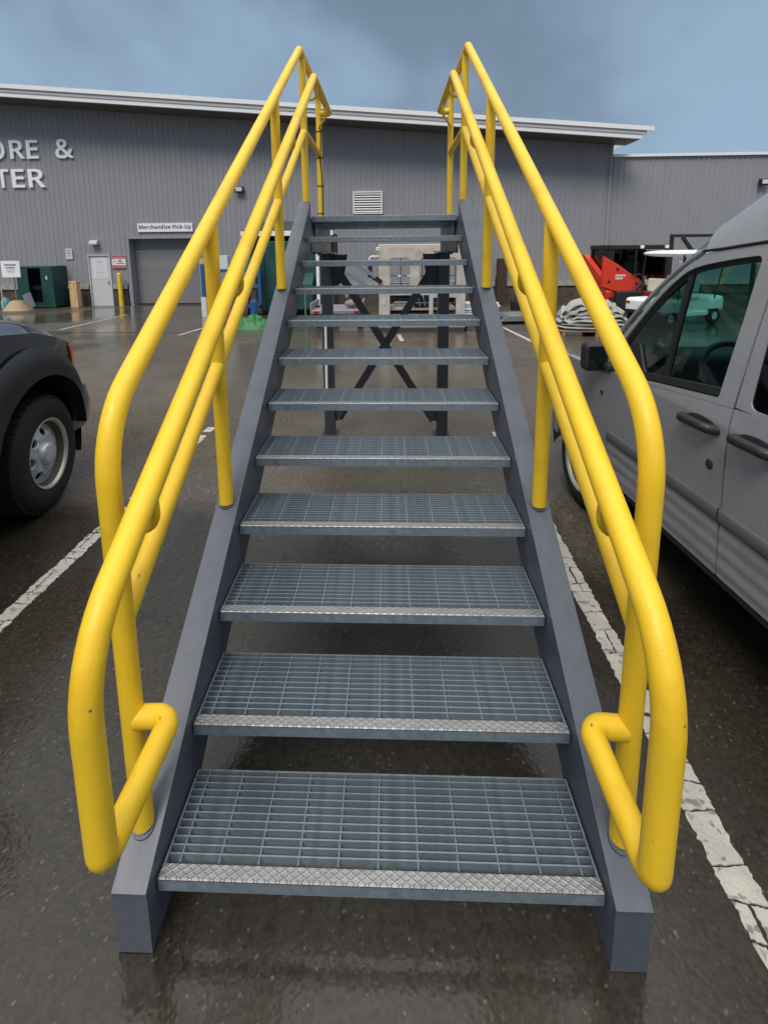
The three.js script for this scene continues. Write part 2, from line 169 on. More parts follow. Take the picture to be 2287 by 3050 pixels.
// worn stall lines: separate flakes of paint between cracks
function stallLine(label, x0, z0, x1, z1, w, seed, near) {
  const o = new THREE.Group(); o.name = numbered('stall_line'); tag(o, label, null, null, 'structure'); scene.add(o);
  const r = rng(seed), L = Math.hypot(x1 - x0, z1 - z0), dx = (x1 - x0) / L, dz = (z1 - z0) / L, px = -dz, pz = dx; let s = 0;
  const put = (poly) => { // poly in (along, across)
    const c = poly.reduce((a, p) => [a[0] + p[0] / poly.length, a[1] + p[1] / poly.length], [0, 0]); const cx = x0 + dx * c[0] + px * c[1], cz = z0 + dz * c[0] + pz * c[1];
    const P = [], U = [], I = []; const n = poly.length, Y = (z) => gy(z) + (z < -10.7 ? 0.0085 : 0.0045); const add = (a, b, h) => { const x = x0 + dx * a + px * b, z = z0 + dz * a + pz * b; P.push(x, Y(z) - h, z); U.push(x, z); };
    add(c[0], c[1], 0); for (const p of poly) add(p[0], p[1], 0); for (const p of poly) add(p[0], p[1], 0.0035);
    for (let i = 0; i < n; i++) { const j = (i + 1) % n; I.push(0, 1 + j, 1 + i, 1 + i, 1 + j, 1 + n + i, 1 + n + i, 1 + j, 1 + n + j); }
    const g = new THREE.BufferGeometry(); g.setAttribute('position', new THREE.Float32BufferAttribute(P, 3)); g.setAttribute('uv', new THREE.Float32BufferAttribute(U, 2)); g.setIndex(I); const q = g.toNonIndexed(); q.computeVertexNormals(); mesh('paint_flake', q, M.paintLine, o);
  };
  if (!near) { put([[0, -w / 2], [L, -w / 2], [L, w / 2], [0, w / 2]]); return o; }
  const jag = (a, b, amp) => { const out = []; const n = 4 + Math.floor(Math.hypot(b[0] - a[0], b[1] - a[1]) / 0.02); for (let i = 0; i < n; i++) { const t = i / n; out.push([mix(a[0], b[0], t) + (i ? (r() - 0.5) * amp : 0), mix(a[1], b[1], t) + (i ? (r() - 0.5) * amp : 0)]); } return out; };
  let skewPrev = (r() - 0.5) * 0.04;
  while (s < L) {
    const len = 0.06 + r() * 0.13, gap = r() < 0.14 ? 0.010 + r() * 0.012 : 0.004 + r() * 0.004, skew = (r() - 0.5) * 0.026; const e0 = (r() - 0.5) * 0.008, e1 = (r() - 0.5) * 0.008, a0 = s + gap, a1 = s + len;
    if (z0 + dz * s < -1.9 && r() < 0.4) { s += len; skewPrev = skew; continue; }
    const A = [a0 - skewPrev, -w / 2 + e0], B = [a1 - skew, -w / 2 + e0], Cc = [a1 + skew, w / 2 + e1], D = [a0 + skewPrev, w / 2 + e1];
    if (r() < 0.45) { const m = 0.3 + r() * 0.4, ga = 0.0025 + r() * 0.003, p = [mix(A[0], D[0], m), mix(A[1], D[1], m)], q = [mix(B[0], Cc[0], m + (r() - 0.5) * 0.3), mix(B[1], Cc[1], m)]; put([...jag(A, B, 0.013), ...jag(B, [q[0], q[1] - ga], 0.004), ...jag([q[0], q[1] - ga], [p[0], p[1] - ga], 0.006), ...jag([p[0], p[1] - ga], A, 0.004)]); put([...jag([p[0], p[1] + ga], [q[0], q[1] + ga], 0.006), ...jag([q[0], q[1] + ga], Cc, 0.004), ...jag(Cc, D, 0.013), ...jag(D, [p[0], p[1] + ga], 0.004)]); }
    else put([...jag(A, B, 0.010), ...jag(B, Cc, 0.006), ...jag(Cc, D, 0.010), ...jag(D, A, 0.006)]);
    s += len; skewPrev = skew;
  }
  return o;
}
stallLine('cracked white stall line on the asphalt left of the stairs, beside the dark truck', -1.83, 0.9, -1.715, -3.6, 0.085, 3, true);
stallLine('cracked white stall line on the asphalt between the stairs and the grey van', 0.95, 0.75, 1.04, -3.5, 0.094, 8, true);
stallLine('thin white stall line ahead of the van, left of the folded tarps', 2.82, -11.6, 2.90, -9.0, 0.09, 5);
stallLine('short white line on the asphalt seen between the braces of the stairs', 0.30, -9.2, 0.25, -10.15, 0.09, 6);
stallLine('faint white line on wet concrete left of the blue rack', -4.69, -11.5, -4.76, -10.2, 0.07, 7);
stallLine('faint white line on the wet concrete in front of the white door', -8.6, -15.2, -8.25, -11.3, 0.07, 9);

// ---------------------------------------------------------------- the metal stairs
const RI = 0.163656, RU = 0.263611, DEP = 0.272, HW = 0.55;
{
  const S = thing('metal_stairs', 'grey steel stairs with open grating treads and yellow tube railings', 'stairs');
  const yf = (z) => 0.215 - 0.642 * z; const zTop = -2.89, zF = 0.042, sl = Math.atan(0.642), VD = 0.29;
  for (const s of [-1, 1]) {
    // channel: web on the inner side, flanges turned outwards, closed at the front by a plate
    const webG = (() => { const zb = (0.215 - VD - 0.004) / 0.642; const g = prism([[zF, 0.004], [zF, yf(zF) - 0.006], [zTop, yf(zTop) - 0.006], [zTop, yf(zTop) - VD], [zb, 0.004]], 0.008); g.rotateY(-Math.PI / 2); return g; })();
    // prism lies in (x=z, y), depth along z -> after rotateY(-90): x' = -depth, z' = x
    webG.translate(s > 0 ? HW + 0.011 : -HW - 0.003, 0, 0);
    const fl = (off, th, za, zb) => { const p = [[za, yf(za) - off], [zb, yf(zb) - off], [zb, yf(zb) - off - th], [za, yf(za) - off - th]]; const g = prism(p, 0.083, 0.0015); g.rotateY(-Math.PI / 2); g.translate(s > 0 ? HW + 0.087 : -HW - 0.004, 0, 0); return g; };
    const zb2 = (0.215 - VD + 0.0) / 0.642;
    const front = box(0.0855, yf(zF) - 0.006 - 0.004, 0.008, s * (HW + 0.0455), (yf(zF) - 0.006) / 2 + 0.001, zF - 0.0035);
    mesh('stringer', [webG, fl(0, 0.011, zF + 0.003, zTop), fl(VD - 0.011, 0.011, zb2 - 0.02, zTop), front], M.greySteel, S);
  }
  // one tread with its parts, then copies
  const plateMat = M.galv; const tw = 2 * HW - 0.006;
  const mkTread = () => {
    const t = mesh('tread', [box(0.005, 0.034, DEP - 0.004, -tw / 2 + 0.0025, -0.019, -DEP / 2), box(0.005, 0.034, DEP - 0.004, tw / 2 - 0.0025, -0.019, -DEP / 2), box(tw - 0.011, 0.032, 0.005, 0, -0.018, -DEP + 0.003)], plateMat, S);
    mesh('front_plate', box(tw, 0.031, 0.0045, 0, -0.0205, -0.00235), M.galvPlain, t); const np = [[0, -0.005], [0, -0.002], [-0.002, 0], [-0.033, 0], [-0.033, -0.005]]; const ng = prism(np, tw); ng.rotateY(-Math.PI / 2); ng.translate(tw / 2, 0, 0);
    { const p = ng.attributes.position, u = ng.attributes.uv; for (let i = 0; i < p.count; i++) u.setXY(i, p.getX(i), p.getY(i) > -0.003 ? p.getZ(i) : 0.5); }
    mesh('nosing', ng, M.nosing, t);
    const bb = box(tw - 0.012, 0.030, 0.0036), cr = mergeGeometries([cyl(0.0032, 0.0032, DEP - 0.045, 6).rotateX(Math.PI / 2)]);
    for (let k = 0; k < 11; k++) { const b = mesh('bearing_bar', bb, plateMat, t); b.position.set(0, -0.017, -0.057 - k * 0.0196); }
    for (let k = -5; k <= 5; k++) { const c = mesh('cross_rod', cr, plateMat, t); c.position.set(k * 0.1016, -0.0042, -0.036 - (DEP - 0.042) / 2); }
    return t;
  };
  const t0 = mkTread(); t0.position.set(0, RI, 0);
  for (let i = 1; i < 11; i++) { const t = t0.clone(); t.position.set(0, RI * (i + 1), -RU * i); S.add(t); }
  // landing
  const LY = RI * 12, LZ = -RU * 11, LE = -4.05;
  const np = [[0, -0.005], [0, -0.002], [-0.002, 0], [-0.05, 0], [-0.05, -0.005]]; const ng = prism(np, tw + 0.004); ng.rotateY(-Math.PI / 2); ng.translate(tw / 2 + 0.002, LY, LZ);
  const land = mesh('landing', [box(0.006, 0.036, LZ - LE - 0.06, -tw / 2, LY - 0.02, (LZ + LE) / 2), box(0.006, 0.036, LZ - LE - 0.06, tw / 2, LY - 0.02, (LZ + LE) / 2), box(tw, 0.05, 0.008, 0, LY - 0.026, LE + 0.004)], M.galv, S);
  mesh('nosing', ng, M.nosing, land); mesh('front_plate', box(tw, 0.037, 0.005, 0, LY - 0.0237, LZ - 0.0026), M.galvPlain, land);
  const bars = []; for (let k = 0; k < 50; k++) bars.push(box(tw - 0.014, 0.030, 0.0045, 0, LY - 0.018, LZ - 0.068 - k * 0.0213)); for (let k = -5; k <= 5; k++) bars.push(box(0.006, 0.006, LZ - LE - 0.075, k * 0.1, LY - 0.0042, (LZ + LE) / 2 - 0.02)); mesh('grating', bars, M.galv, land);
  for (const s of [-1, 1]) { // side channels of the landing with flanges turned inwards
    mesh('landing_beam', [box(0.008, 0.27, LZ - LE + 0.12, s * (HW + 0.006), LY - 0.15, (LZ + LE) / 2 - 0.06), box(0.07, 0.010, LZ - LE - 0.05, s * (HW + 0.046), LY - 0.02, (LZ + LE) / 2 - 0.04), box(0.07, 0.010, LZ - LE + 0.1, s * (HW - 0.034), LY - 0.279, (LZ + LE) / 2 - 0.06)], M.greySteel, S);
    mesh('angle_clip', [box(0.11, 0.008, 0.11, s * (HW - 0.06), LY - 0.05, LZ - 0.12), prism([[0, 0], [0.11, 0], [0, -0.11]], 0.008).rotateY(-Math.PI / 2).translate(s * (HW - 0.006) + 0.004, LY - 0.055, LZ - 0.18)], M.darkSteel, S);
  }
  const LGZ = -3.53;
  const legs = [-1, 1].map((s) => mesh('leg', [rbox(0.098, LY - 0.28 - 0.012, 0.098, 0.008, s * 0.52, (LY - 0.28 + 0.004) / 2, LGZ), box(0.15, 0.012, 0.15, s * 0.52, 0.0065, LGZ), box(0.15, 0.014, 0.15, s * 0.515, LY - 0.293, LGZ)], M.darkSteel, S));
  mesh('cross_brace', beam(V(-0.46, 1.60, LGZ + 0.008), V(0.44, 0.14, LGZ + 0.008), 0.008, 0.068).translate(0, 0, 0.02), M.darkSteel, S);
  mesh('cross_brace', beam(V(0.46, 1.60, LGZ - 0.008), V(-0.44, 0.14, LGZ - 0.008), 0.008, 0.068).translate(0, 0, -0.02), M.darkSteel, S);
  { const g = (s, up) => { const h = 0.16; const p = up ? [[0, 0], [0, -0.30], [0.10, -0.24], [0.14, 0]] : [[0, 0], [0, 0.17], [0.13, 0.17], [0.03, 0.0]]; const q = prism(p.map(([x, y]) => [s * x, y]), 0.008); q.translate(s * -0.472, up ? 1.67 : 0.13, LGZ - 0.004); return q; }; for (const s of [-1, 1]) { mesh('gusset', g(s, true), M.darkSteel, S); mesh('gusset', g(s, false), M.darkSteel, S); } }
  mesh('conduit', sweep([V(-0.538, 0.36, LGZ + 0.064), V(-0.536, 0.7, LGZ + 0.064), V(-0.534, 1.04, LGZ + 0.064)], 0.013, 8, [0.008, 0.008]), M.white, S);

  // railings
  const XP = 0.60, XB = 0.50, R = 0.0265, RB = 0.0275;
  const yA = (z) => 1.79 - 0.638 * (z + 0.785), yC = (z) => 0.868 - 0.600 * (z + 0.107), yB = (z) => 1.20 - 0.618 * (z + 0.06);
  const posts = [-0.81, -1.97, -2.98]; const zN = -0.052, z5 = -3.85, zP = -2.875;
  for (const s of [-1, 1]) {
    const X = s * XP;
    // guard rail and newel in one bent tube
    const top = yA(zP);
    mesh('guard_rail', sweep(fillet([V(X, yf(zN) + 0.012, zN), V(X, yA(zN), zN), V(X, top, zP), V(X, top, z5), V(X, LY - 0.02, z5)], [0, 0.25, 0.028, 0.10, 0], 10), R, 22), M.yellow, S);
    for (const z of posts) mesh('post', sweep([V(X, (z < -2.9 ? LY - 0.03 : yf(z)) + 0.004, z), V(X, Math.min(yA(z), top) - 0.012, z)], R, 20), M.yellow, S);
    for (const z of [zN, posts[0], posts[1]]) mesh('post_foot', new THREE.CylinderGeometry(R + 0.0015, R + 0.0035, 0.008, 20).rotateX(Math.atan(0.642)).translate(X, yf(z) + 0.005, z), M.greySteel, S);
    const zc = [zN, ...posts, z5]; for (let k = 0; k < 3; k++) mesh('mid_rail', sweep([V(X, yC(zc[k]), zc[k]), V(X, yC(zc[k + 1]), zc[k + 1])], R * 0.94, 18), M.yellow, S);
    mesh('mid_rail', sweep([V(X, yC(posts[2]), posts[2]), V(X, yC(posts[2]) - 0.01, z5)], R * 0.94, 18), M.yellow, S);
    // inner hand rail with returns at both ends
    const x = s * XB, tb = yB(-2.87);
    mesh('hand_rail', sweep(fillet([V(s * (XP - 0.012), 0.575, zN), V(x, 0.585, zN + 0.005), V(x, 0.588, 0.252), V(x, yB(0.252), 0.252), V(x, tb, -2.87), V(x, tb, z5 - 0.005), V(s * (XP - 0.012), tb, z5)], [0, 0.042, 0.032, 0.24, 0.028, 0.04, 0], 9), RB, 22), M.yellow, S);
    for (const z of [zN, ...posts, -3.5]) { const yb = z < -2.87 ? tb : yB(z), bx = s * (XP - 0.02); mesh('rail_bracket', sweep(fillet([V(z < -3.4 ? s * XP : bx, yb - 0.125, z < -3.4 ? z5 : z), V(x + s * -0.008, yb - 0.115, z + 0.006), V(x, yb - 0.015, z + 0.006)], [0, 0.045, 0], 7), 0.0105, 10), M.yellow, S); }
  }
  for (const y of [2.05, 2.30, 2.55, 2.78]) mesh('cable_tie', new THREE.TorusGeometry(R + 0.003, 0.004, 6, 18).rotateX(Math.PI / 2).translate(-XP, y, z5), M.black, S);
  mesh('cable', sweep(fillet([V(-XP + 0.02, 2.0, z5 + 0.025), V(-XP + 0.024, 2.3, z5 + 0.02), V(-XP + 0.012, 2.55, z5 + 0.028), V(-XP + 0.02, 2.80, z5 + 0.022)], 0.05, 5), 0.0045, 8), M.black, S);
}

// ---------------------------------------------------------------- buildings
const font = await new FontLoader().loadAsync('fonts/droid/droid_sans_bold.typeface.json');
const fontR = await new FontLoader().loadAsync('fonts/droid/droid_sans_regular.typeface.json');
function letter(ch, x0, x1, y0, y1, z, depth, f = font) { const g = new TextGeometry(ch, { font: f, size: 1, depth: 1, curveSegments: 8, bevelEnabled: true, bevelSize: 0.022, bevelThickness: 0.05, bevelSegments: 1 }); g.computeBoundingBox(); const b = g.boundingBox; g.translate(-b.min.x, -b.min.y, -b.min.z).scale((x1 - x0) / (b.max.x - b.min.x), (y1 - y0) / (b.max.y - b.min.y), depth).translate(x0, y0, z); return g; }
function textLine(str, cx, cy, z, h, wMax, f = font) { const g = new TextGeometry(str, { font: f, size: 1, depth: 1, curveSegments: 4 }); g.computeBoundingBox(); const b = g.boundingBox, sc = Math.min(h / 0.75, wMax / (b.max.x - b.min.x)); g.translate(-(b.min.x + b.max.x) / 2, -(b.min.y + b.max.y) / 2, 0).scale(sc, sc, 0.003).translate(cx, cy, z); return g; }
const ZF = -19.1, GB = -0.41;
// vertical ribbed cladding between x0 and x1, top line yt(x), openings as [xa, xb, ya, yb]
function cladding(x0, x1, yb, yt, z, open = []) {
  const pitch = 0.205, prof = [[0, 0], [0.09, 0], [0.125, 0.022], [0.165, 0.022], [0.2, 0]]; const xs = []; for (let x = x0; x < x1; x += pitch) for (const [dx, d] of prof) if (x + dx < x1) xs.push([x + dx, d]); const dAt = (x) => { const f = (((x - x0) % pitch) + pitch) % pitch; for (let i = 1; i < prof.length; i++) if (f <= prof[i][0]) return mix(prof[i - 1][1], prof[i][1], (f - prof[i - 1][0]) / (prof[i][0] - prof[i - 1][0])); return 0; }; for (const [a, b] of open) xs.push([a, dAt(a)], [b, dAt(b)]); xs.push([x1, dAt(x1)]); xs.sort((p, q) => p[0] - q[0]);
  const P = [], U = []; const quad = (a, b, y0, y1, y2, y3) => { const A = [a[0], y0, z + a[1]], B = [b[0], y1, z + b[1]], C = [b[0], y2, z + b[1]], D = [a[0], y3, z + a[1]]; for (const q of [A, B, C, A, C, D]) { P.push(...q); U.push(q[0], q[1]); } };
  for (let i = 0; i + 1 < xs.length; i++) { const a = xs[i], b = xs[i + 1]; if (b[0] - a[0] < 1e-4) continue; const m = (a[0] + b[0]) / 2, o = open.find(([xa, xb]) => m > xa && m < xb); if (!o) quad(a, b, yb, yb, yt(b[0]), yt(a[0])); else { if (o[2] > yb + 0.01) quad(a, b, yb, yb, o[2], o[2]); quad(a, b, o[3], o[3], yt(b[0]), yt(a[0])); } }
  const g = new THREE.BufferGeometry(); g.setAttribute('position', new THREE.Float32BufferAttribute(P, 3)); g.setAttribute('uv', new THREE.Float32BufferAttribute(U, 2)); g.computeVertexNormals(); return g;
}
{
  const B = thing('store_building', 'long dark grey ribbed metal building with sloping white roof edge', 'building', [0, 0, 0]);
  const xL = -34, xR = 8.42, yt = (x) => 6.29 - 0.0814 * x; const dX0 = -10.40, dX1 = -7.42, dY = 2.37, eX0 = -12.02, eX1 = -11.12, eY = 1.65;
  mesh('wall_cladding', [cladding(xL, xR, 0.45, yt, ZF, [[dX0, dX1, 0, dY], [eX0, eX1, 0, eY]])], M.wall, B);
  mesh('end_wall', [box(0.05, 6.0, 14, xR + 0.03, GB + 3.0, ZF - 7.03), box(0.10, 5.95, 0.06, xR - 0.02, GB + 2.98, ZF + 0.04)], M.wall, B);
  const seg = [[xL, eX0 - 0.05], [eX1 + 0.05, dX0 - 0.1], [dX1 + 0.1, xR]];
  mesh('base_wall', seg.map(([a, b]) => box(b - a, 0.29 - GB, 0.12, (a + b) / 2, (0.29 + GB) / 2, ZF - 0.01)), M.block, B);
  mesh('ledge', seg.map(([a, b]) => box(b - a, 0.16, 0.2, (a + b) / 2, 0.37, ZF + 0.01)), M.concrete, B);
  // roof: soffit, stepped white fascia, deck
  const zE = ZF + 1.2, sk = (g) => { const p = g.attributes.position; for (let i = 0; i < p.count; i++) p.setY(i, p.getY(i) - 0.0808 * p.getX(i)); g.computeVertexNormals(); return g; };
  mesh('soffit', sk(box(8.9 - xL, 0.03, 1.16, (8.9 + xL) / 2, 6.225, ZF + 0.60)), std([0.13, 0.12, 0.11], 0.7), B);
  const fas = (y0, y1, d, xr) => sk(box(xr - xL, y1 - y0, 0.1, (xr + xL) / 2, (y0 + y1) / 2, zE + d));
  mesh('fascia', fas(6.205, 6.35, 0, 8.91), M.white, B); mesh('fascia', fas(6.353, 6.475, 0.03, 9.05), std([0.52, 0.52, 0.54], 0.4), B); mesh('fascia', fas(6.478, 6.625, 0.08, 9.28), M.white, B);
  mesh('roof', sk(box(8.9 - xL, 0.2, 15, (8.9 + xL) / 2, 6.37, ZF - 6.5)), M.white, B);
  const dp = std([0.21, 0.21, 0.215], 0.5); const od = mesh('overhead_door', box(dX1 - dX0 - 0.2, 0.05, 0.05, (dX0 + dX1) / 2, GB + 0.03, ZF - 0.42), M.black, B);
  for (let k = 0; k < 5; k++) { const h = (dY - GB - 0.12) / 5; mesh('door_section', [rbox(dX1 - dX0 - 0.22, h - 0.005, 0.045, 0.003, (dX0 + dX1) / 2, GB + 0.06 + h * (k + 0.5), ZF - 0.42), ...[0.5].map((f) => box(dX1 - dX0 - 0.24, 0.006, 0.006, (dX0 + dX1) / 2, GB + 0.06 + h * (k + f), ZF - 0.396))], dp, od); }
  mesh('door_jamb', [box(0.1, dY - GB, 0.5, dX0 + 0.05, (dY + GB) / 2, ZF - 0.2), box(0.1, dY - GB, 0.5, dX1 - 0.05, (dY + GB) / 2, ZF - 0.2), box(dX1 - dX0, 0.1, 0.5, (dX0 + dX1) / 2, dY - 0.05, ZF - 0.21)], M.wall, B);
  // white service door with its posted notice
  const ed = mesh('entry_door', rbox(eX1 - eX0 - 0.08, eY - GB - 0.05, 0.05, 0.006, (eX0 + eX1) / 2, (eY + GB) / 2 - 0.02, ZF - 0.01), std([0.58, 0.59, 0.62], 0.45), B);
  mesh('door_frame', [box(0.05, eY - GB, 0.14, eX0 + 0.015, (eY + GB) / 2, ZF), box(0.05, eY - GB, 0.14, eX1 - 0.015, (eY + GB) / 2, ZF), box(eX1 - eX0 + 0.02, 0.05, 0.142, (eX0 + eX1) / 2, eY - 0.01, ZF)], std([0.5, 0.5, 0.53], 0.5), B);
  mesh('door_handle', [rbox(0.04, 0.16, 0.02, 0.006, eX1 - 0.13, 0.55, ZF + 0.026), bar(V(eX1 - 0.13, 0.58, ZF + 0.03), V(eX1 - 0.13, 0.58, ZF + 0.07), 0.012), bar(V(eX1 - 0.13, 0.58, ZF + 0.07), V(eX1 - 0.24, 0.58, ZF + 0.07), 0.011)], M.chrome, ed);
  const nt = mesh('notice', box(0.60, 0.84, 0.006, -11.57, 1.12, ZF + 0.021), std([0.70, 0.71, 0.73], 0.6), ed);
  { const ink = []; const r = rng(44); for (let k = 0; k < 9; k++) { const y = 1.46 - k * 0.085, w = 0.2 + r() * 0.26; if (k === 0) continue; ink.push(box(w, k === 1 ? 0.03 : 0.012, 0.002, -11.57, y, ZF + 0.025)); } mesh('notice_print', ink, std([0.28, 0.28, 0.31], 0.7), ed); }
  // louvred vent
  const vx0 = -1.31, vx1 = -0.22, vy0 = 3.14, vy1 = 3.94; const vent = mesh('louvre_vent', box(vx1 - vx0 - 0.04, vy1 - vy0 - 0.04, 0.02, (vx0 + vx1) / 2, (vy0 + vy1) / 2, ZF + 0.045), std([0.05, 0.05, 0.06], 0.7), B);
  mesh('vent_frame', [box(0.045, vy1 - vy0, 0.12, vx0, (vy0 + vy1) / 2, ZF + 0.06), box(0.045, vy1 - vy0, 0.12, vx1, (vy0 + vy1) / 2, ZF + 0.06), box(vx1 - vx0 + 0.045, 0.045, 0.122, (vx0 + vx1) / 2, vy1, ZF + 0.06), box(vx1 - vx0 + 0.045, 0.045, 0.122, (vx0 + vx1) / 2, vy0, ZF + 0.06)], M.white, vent);
  const sg = box(vx1 - vx0 - 0.046, 0.012, 0.075).rotateX(0.75); for (let k = 0; k < 8; k++) { const s = mesh('slat', sg, M.white, vent); s.position.set((vx0 + vx1) / 2, vy0 + 0.075 + k * 0.0935, ZF + 0.085); }
  // raised letters
  for (const [c, a, b, y0, y1] of [['O', -15.55, -14.87, 5.365, 6.085], ['R', -14.67, -14.10, 5.38, 6.07], ['E', -14.00, -13.54, 5.375, 6.065], ['&', -12.86, -12.15, 5.365, 6.085], ['T', -15.36, -14.83, 4.30, 5.00], ['E', -14.72, -14.21, 4.295, 4.995], ['R', -14.06, -13.40, 4.29, 4.99]]) mesh('letter', letter(c, a, b, y0, y1, ZF + 0.035, 0.05, fontR), M.letterWhite, B);
}
{
  const W = thing('building_wing', 'lower flat-roofed grey ribbed wing at the right end of the building', 'building');
  const x0 = 8.45, x1 = 42; mesh('wall_cladding', cladding(x0, x1, 0.45, () => 5.10, ZF - 0.10), M.wall, W);
  mesh('base_wall', box(x1 - x0, 0.29 - GB, 0.12, (x0 + x1) / 2, (0.29 + GB) / 2, ZF - 0.11), M.block, W); mesh('ledge', box(x1 - x0, 0.16, 0.2, (x0 + x1) / 2, 0.37, ZF - 0.09), M.concrete, W);
  mesh('roof_edge', [box(x1 - x0, 0.10, 0.16, (x0 + x1) / 2, 5.15, ZF - 0.07), box(x1 - x0, 0.05, 12, (x0 + x1) / 2, 5.13, ZF - 6.2)], M.white, W);
}
{ // signs and lamps on the wall
  const s = thing('store_sign', 'white Merchandise Pick-Up sign above the overhead door', 'sign', [-8.775, 2.695, ZF + 0.06]);
  mesh('sign_board', rbox(2.2, 0.335, 0.04, 0.006), M.white, s); mesh('lettering', textLine('Merchandise Pick-Up', 0, 0, 0.021, 0.155, 2.08), M.black, s);
  const r = thing('warning_sign', 'red bordered white sign between white door and overhead door', 'sign', [-10.76, 1.365, ZF + 0.05]);
  mesh('sign_board', box(0.56, 0.52, 0.02), std([0.75, 0.73, 0.73], 0.5), r); mesh('red_band', [box(0.56, 0.055, 0.004, 0, 0.225, 0.012), box(0.56, 0.045, 0.004, 0, 0.155, 0.012), box(0.56, 0.055, 0.004, 0, -0.165, 0.012), box(0.56, 0.045, 0.004, 0, -0.235, 0.012)], std([0.40, 0.05, 0.05], 0.5), r);
  mesh('lettering', [box(0.16, 0.035, 0.003, 0.04, 0.07, 0.0115), box(0.14, 0.03, 0.003, 0.06, 0.015, 0.0115), box(0.30, 0.035, 0.003, 0.06, -0.055, 0.0115), box(0.06, 0.035, 0.003, -0.17, 0.02, 0.0115)], std([0.42, 0.08, 0.08], 0.5), r);
  const p = thing('notice_sign', 'small pinkish white sign on the wall above the green dumpster', 'sign', [-12.765, 1.705, ZF + 0.05]);
  mesh('sign_board', box(0.27, 0.42, 0.012), std([0.66, 0.60, 0.62], 0.5), p); mesh('lettering', [0.13, 0.06, 0.0, -0.08].map((y, k) => box(0.17 - (k % 2) * 0.05, 0.03, 0.003, 0, y, 0.0075)), std([0.40, 0.24, 0.27], 0.6), p);
  const lamp = (name, label, x, y, w, h, d, z = ZF) => { const o = thing(name, label, 'wall lamp', [x, y, z + 0.04]); mesh('lamp_housing', [prism([[-0.02, -h / 2], [d, -h / 2], [d, -h / 4], [d * 0.5, h / 2], [-0.02, h / 2]], w).rotateY(-Math.PI / 2).translate(w / 2, 0, 0)], w > 0.32 ? M.black : std([0.5, 0.53, 0.55], 0.4), o); mesh('lamp_glass', box(w * 0.75, 0.02, d * 0.7, 0, -h / 2 - 0.008, d * 0.5), M.lampGlass, o); return o; };
  lamp('wall_lamp', 'small pale wall lamp over the white door', -11.65, 2.145, 0.31, 0.17, 0.22);
  const fl = (label, x, y, z) => { const o = thing('flood_light', label, 'flood light', [x, y, z]); mesh('lamp_housing', rbox(0.34, 0.23, 0.14, 0.015, 0, 0, 0.14), M.black, o); mesh('bracket', box(0.08, 0.1, 0.12, 0, 0, 0.03), M.black, o); mesh('lamp_glass', rbox(0.24, 0.15, 0.01, 0.004, 0, 0.01, 0.213), M.lampGlass, o); };
  fl('square black flood light on the wall above the overhead door', -5.72, 4.09, ZF + 0.02); fl('black flood light on the wing wall at the right edge', 14.09, 4.10, ZF - 0.08);
}

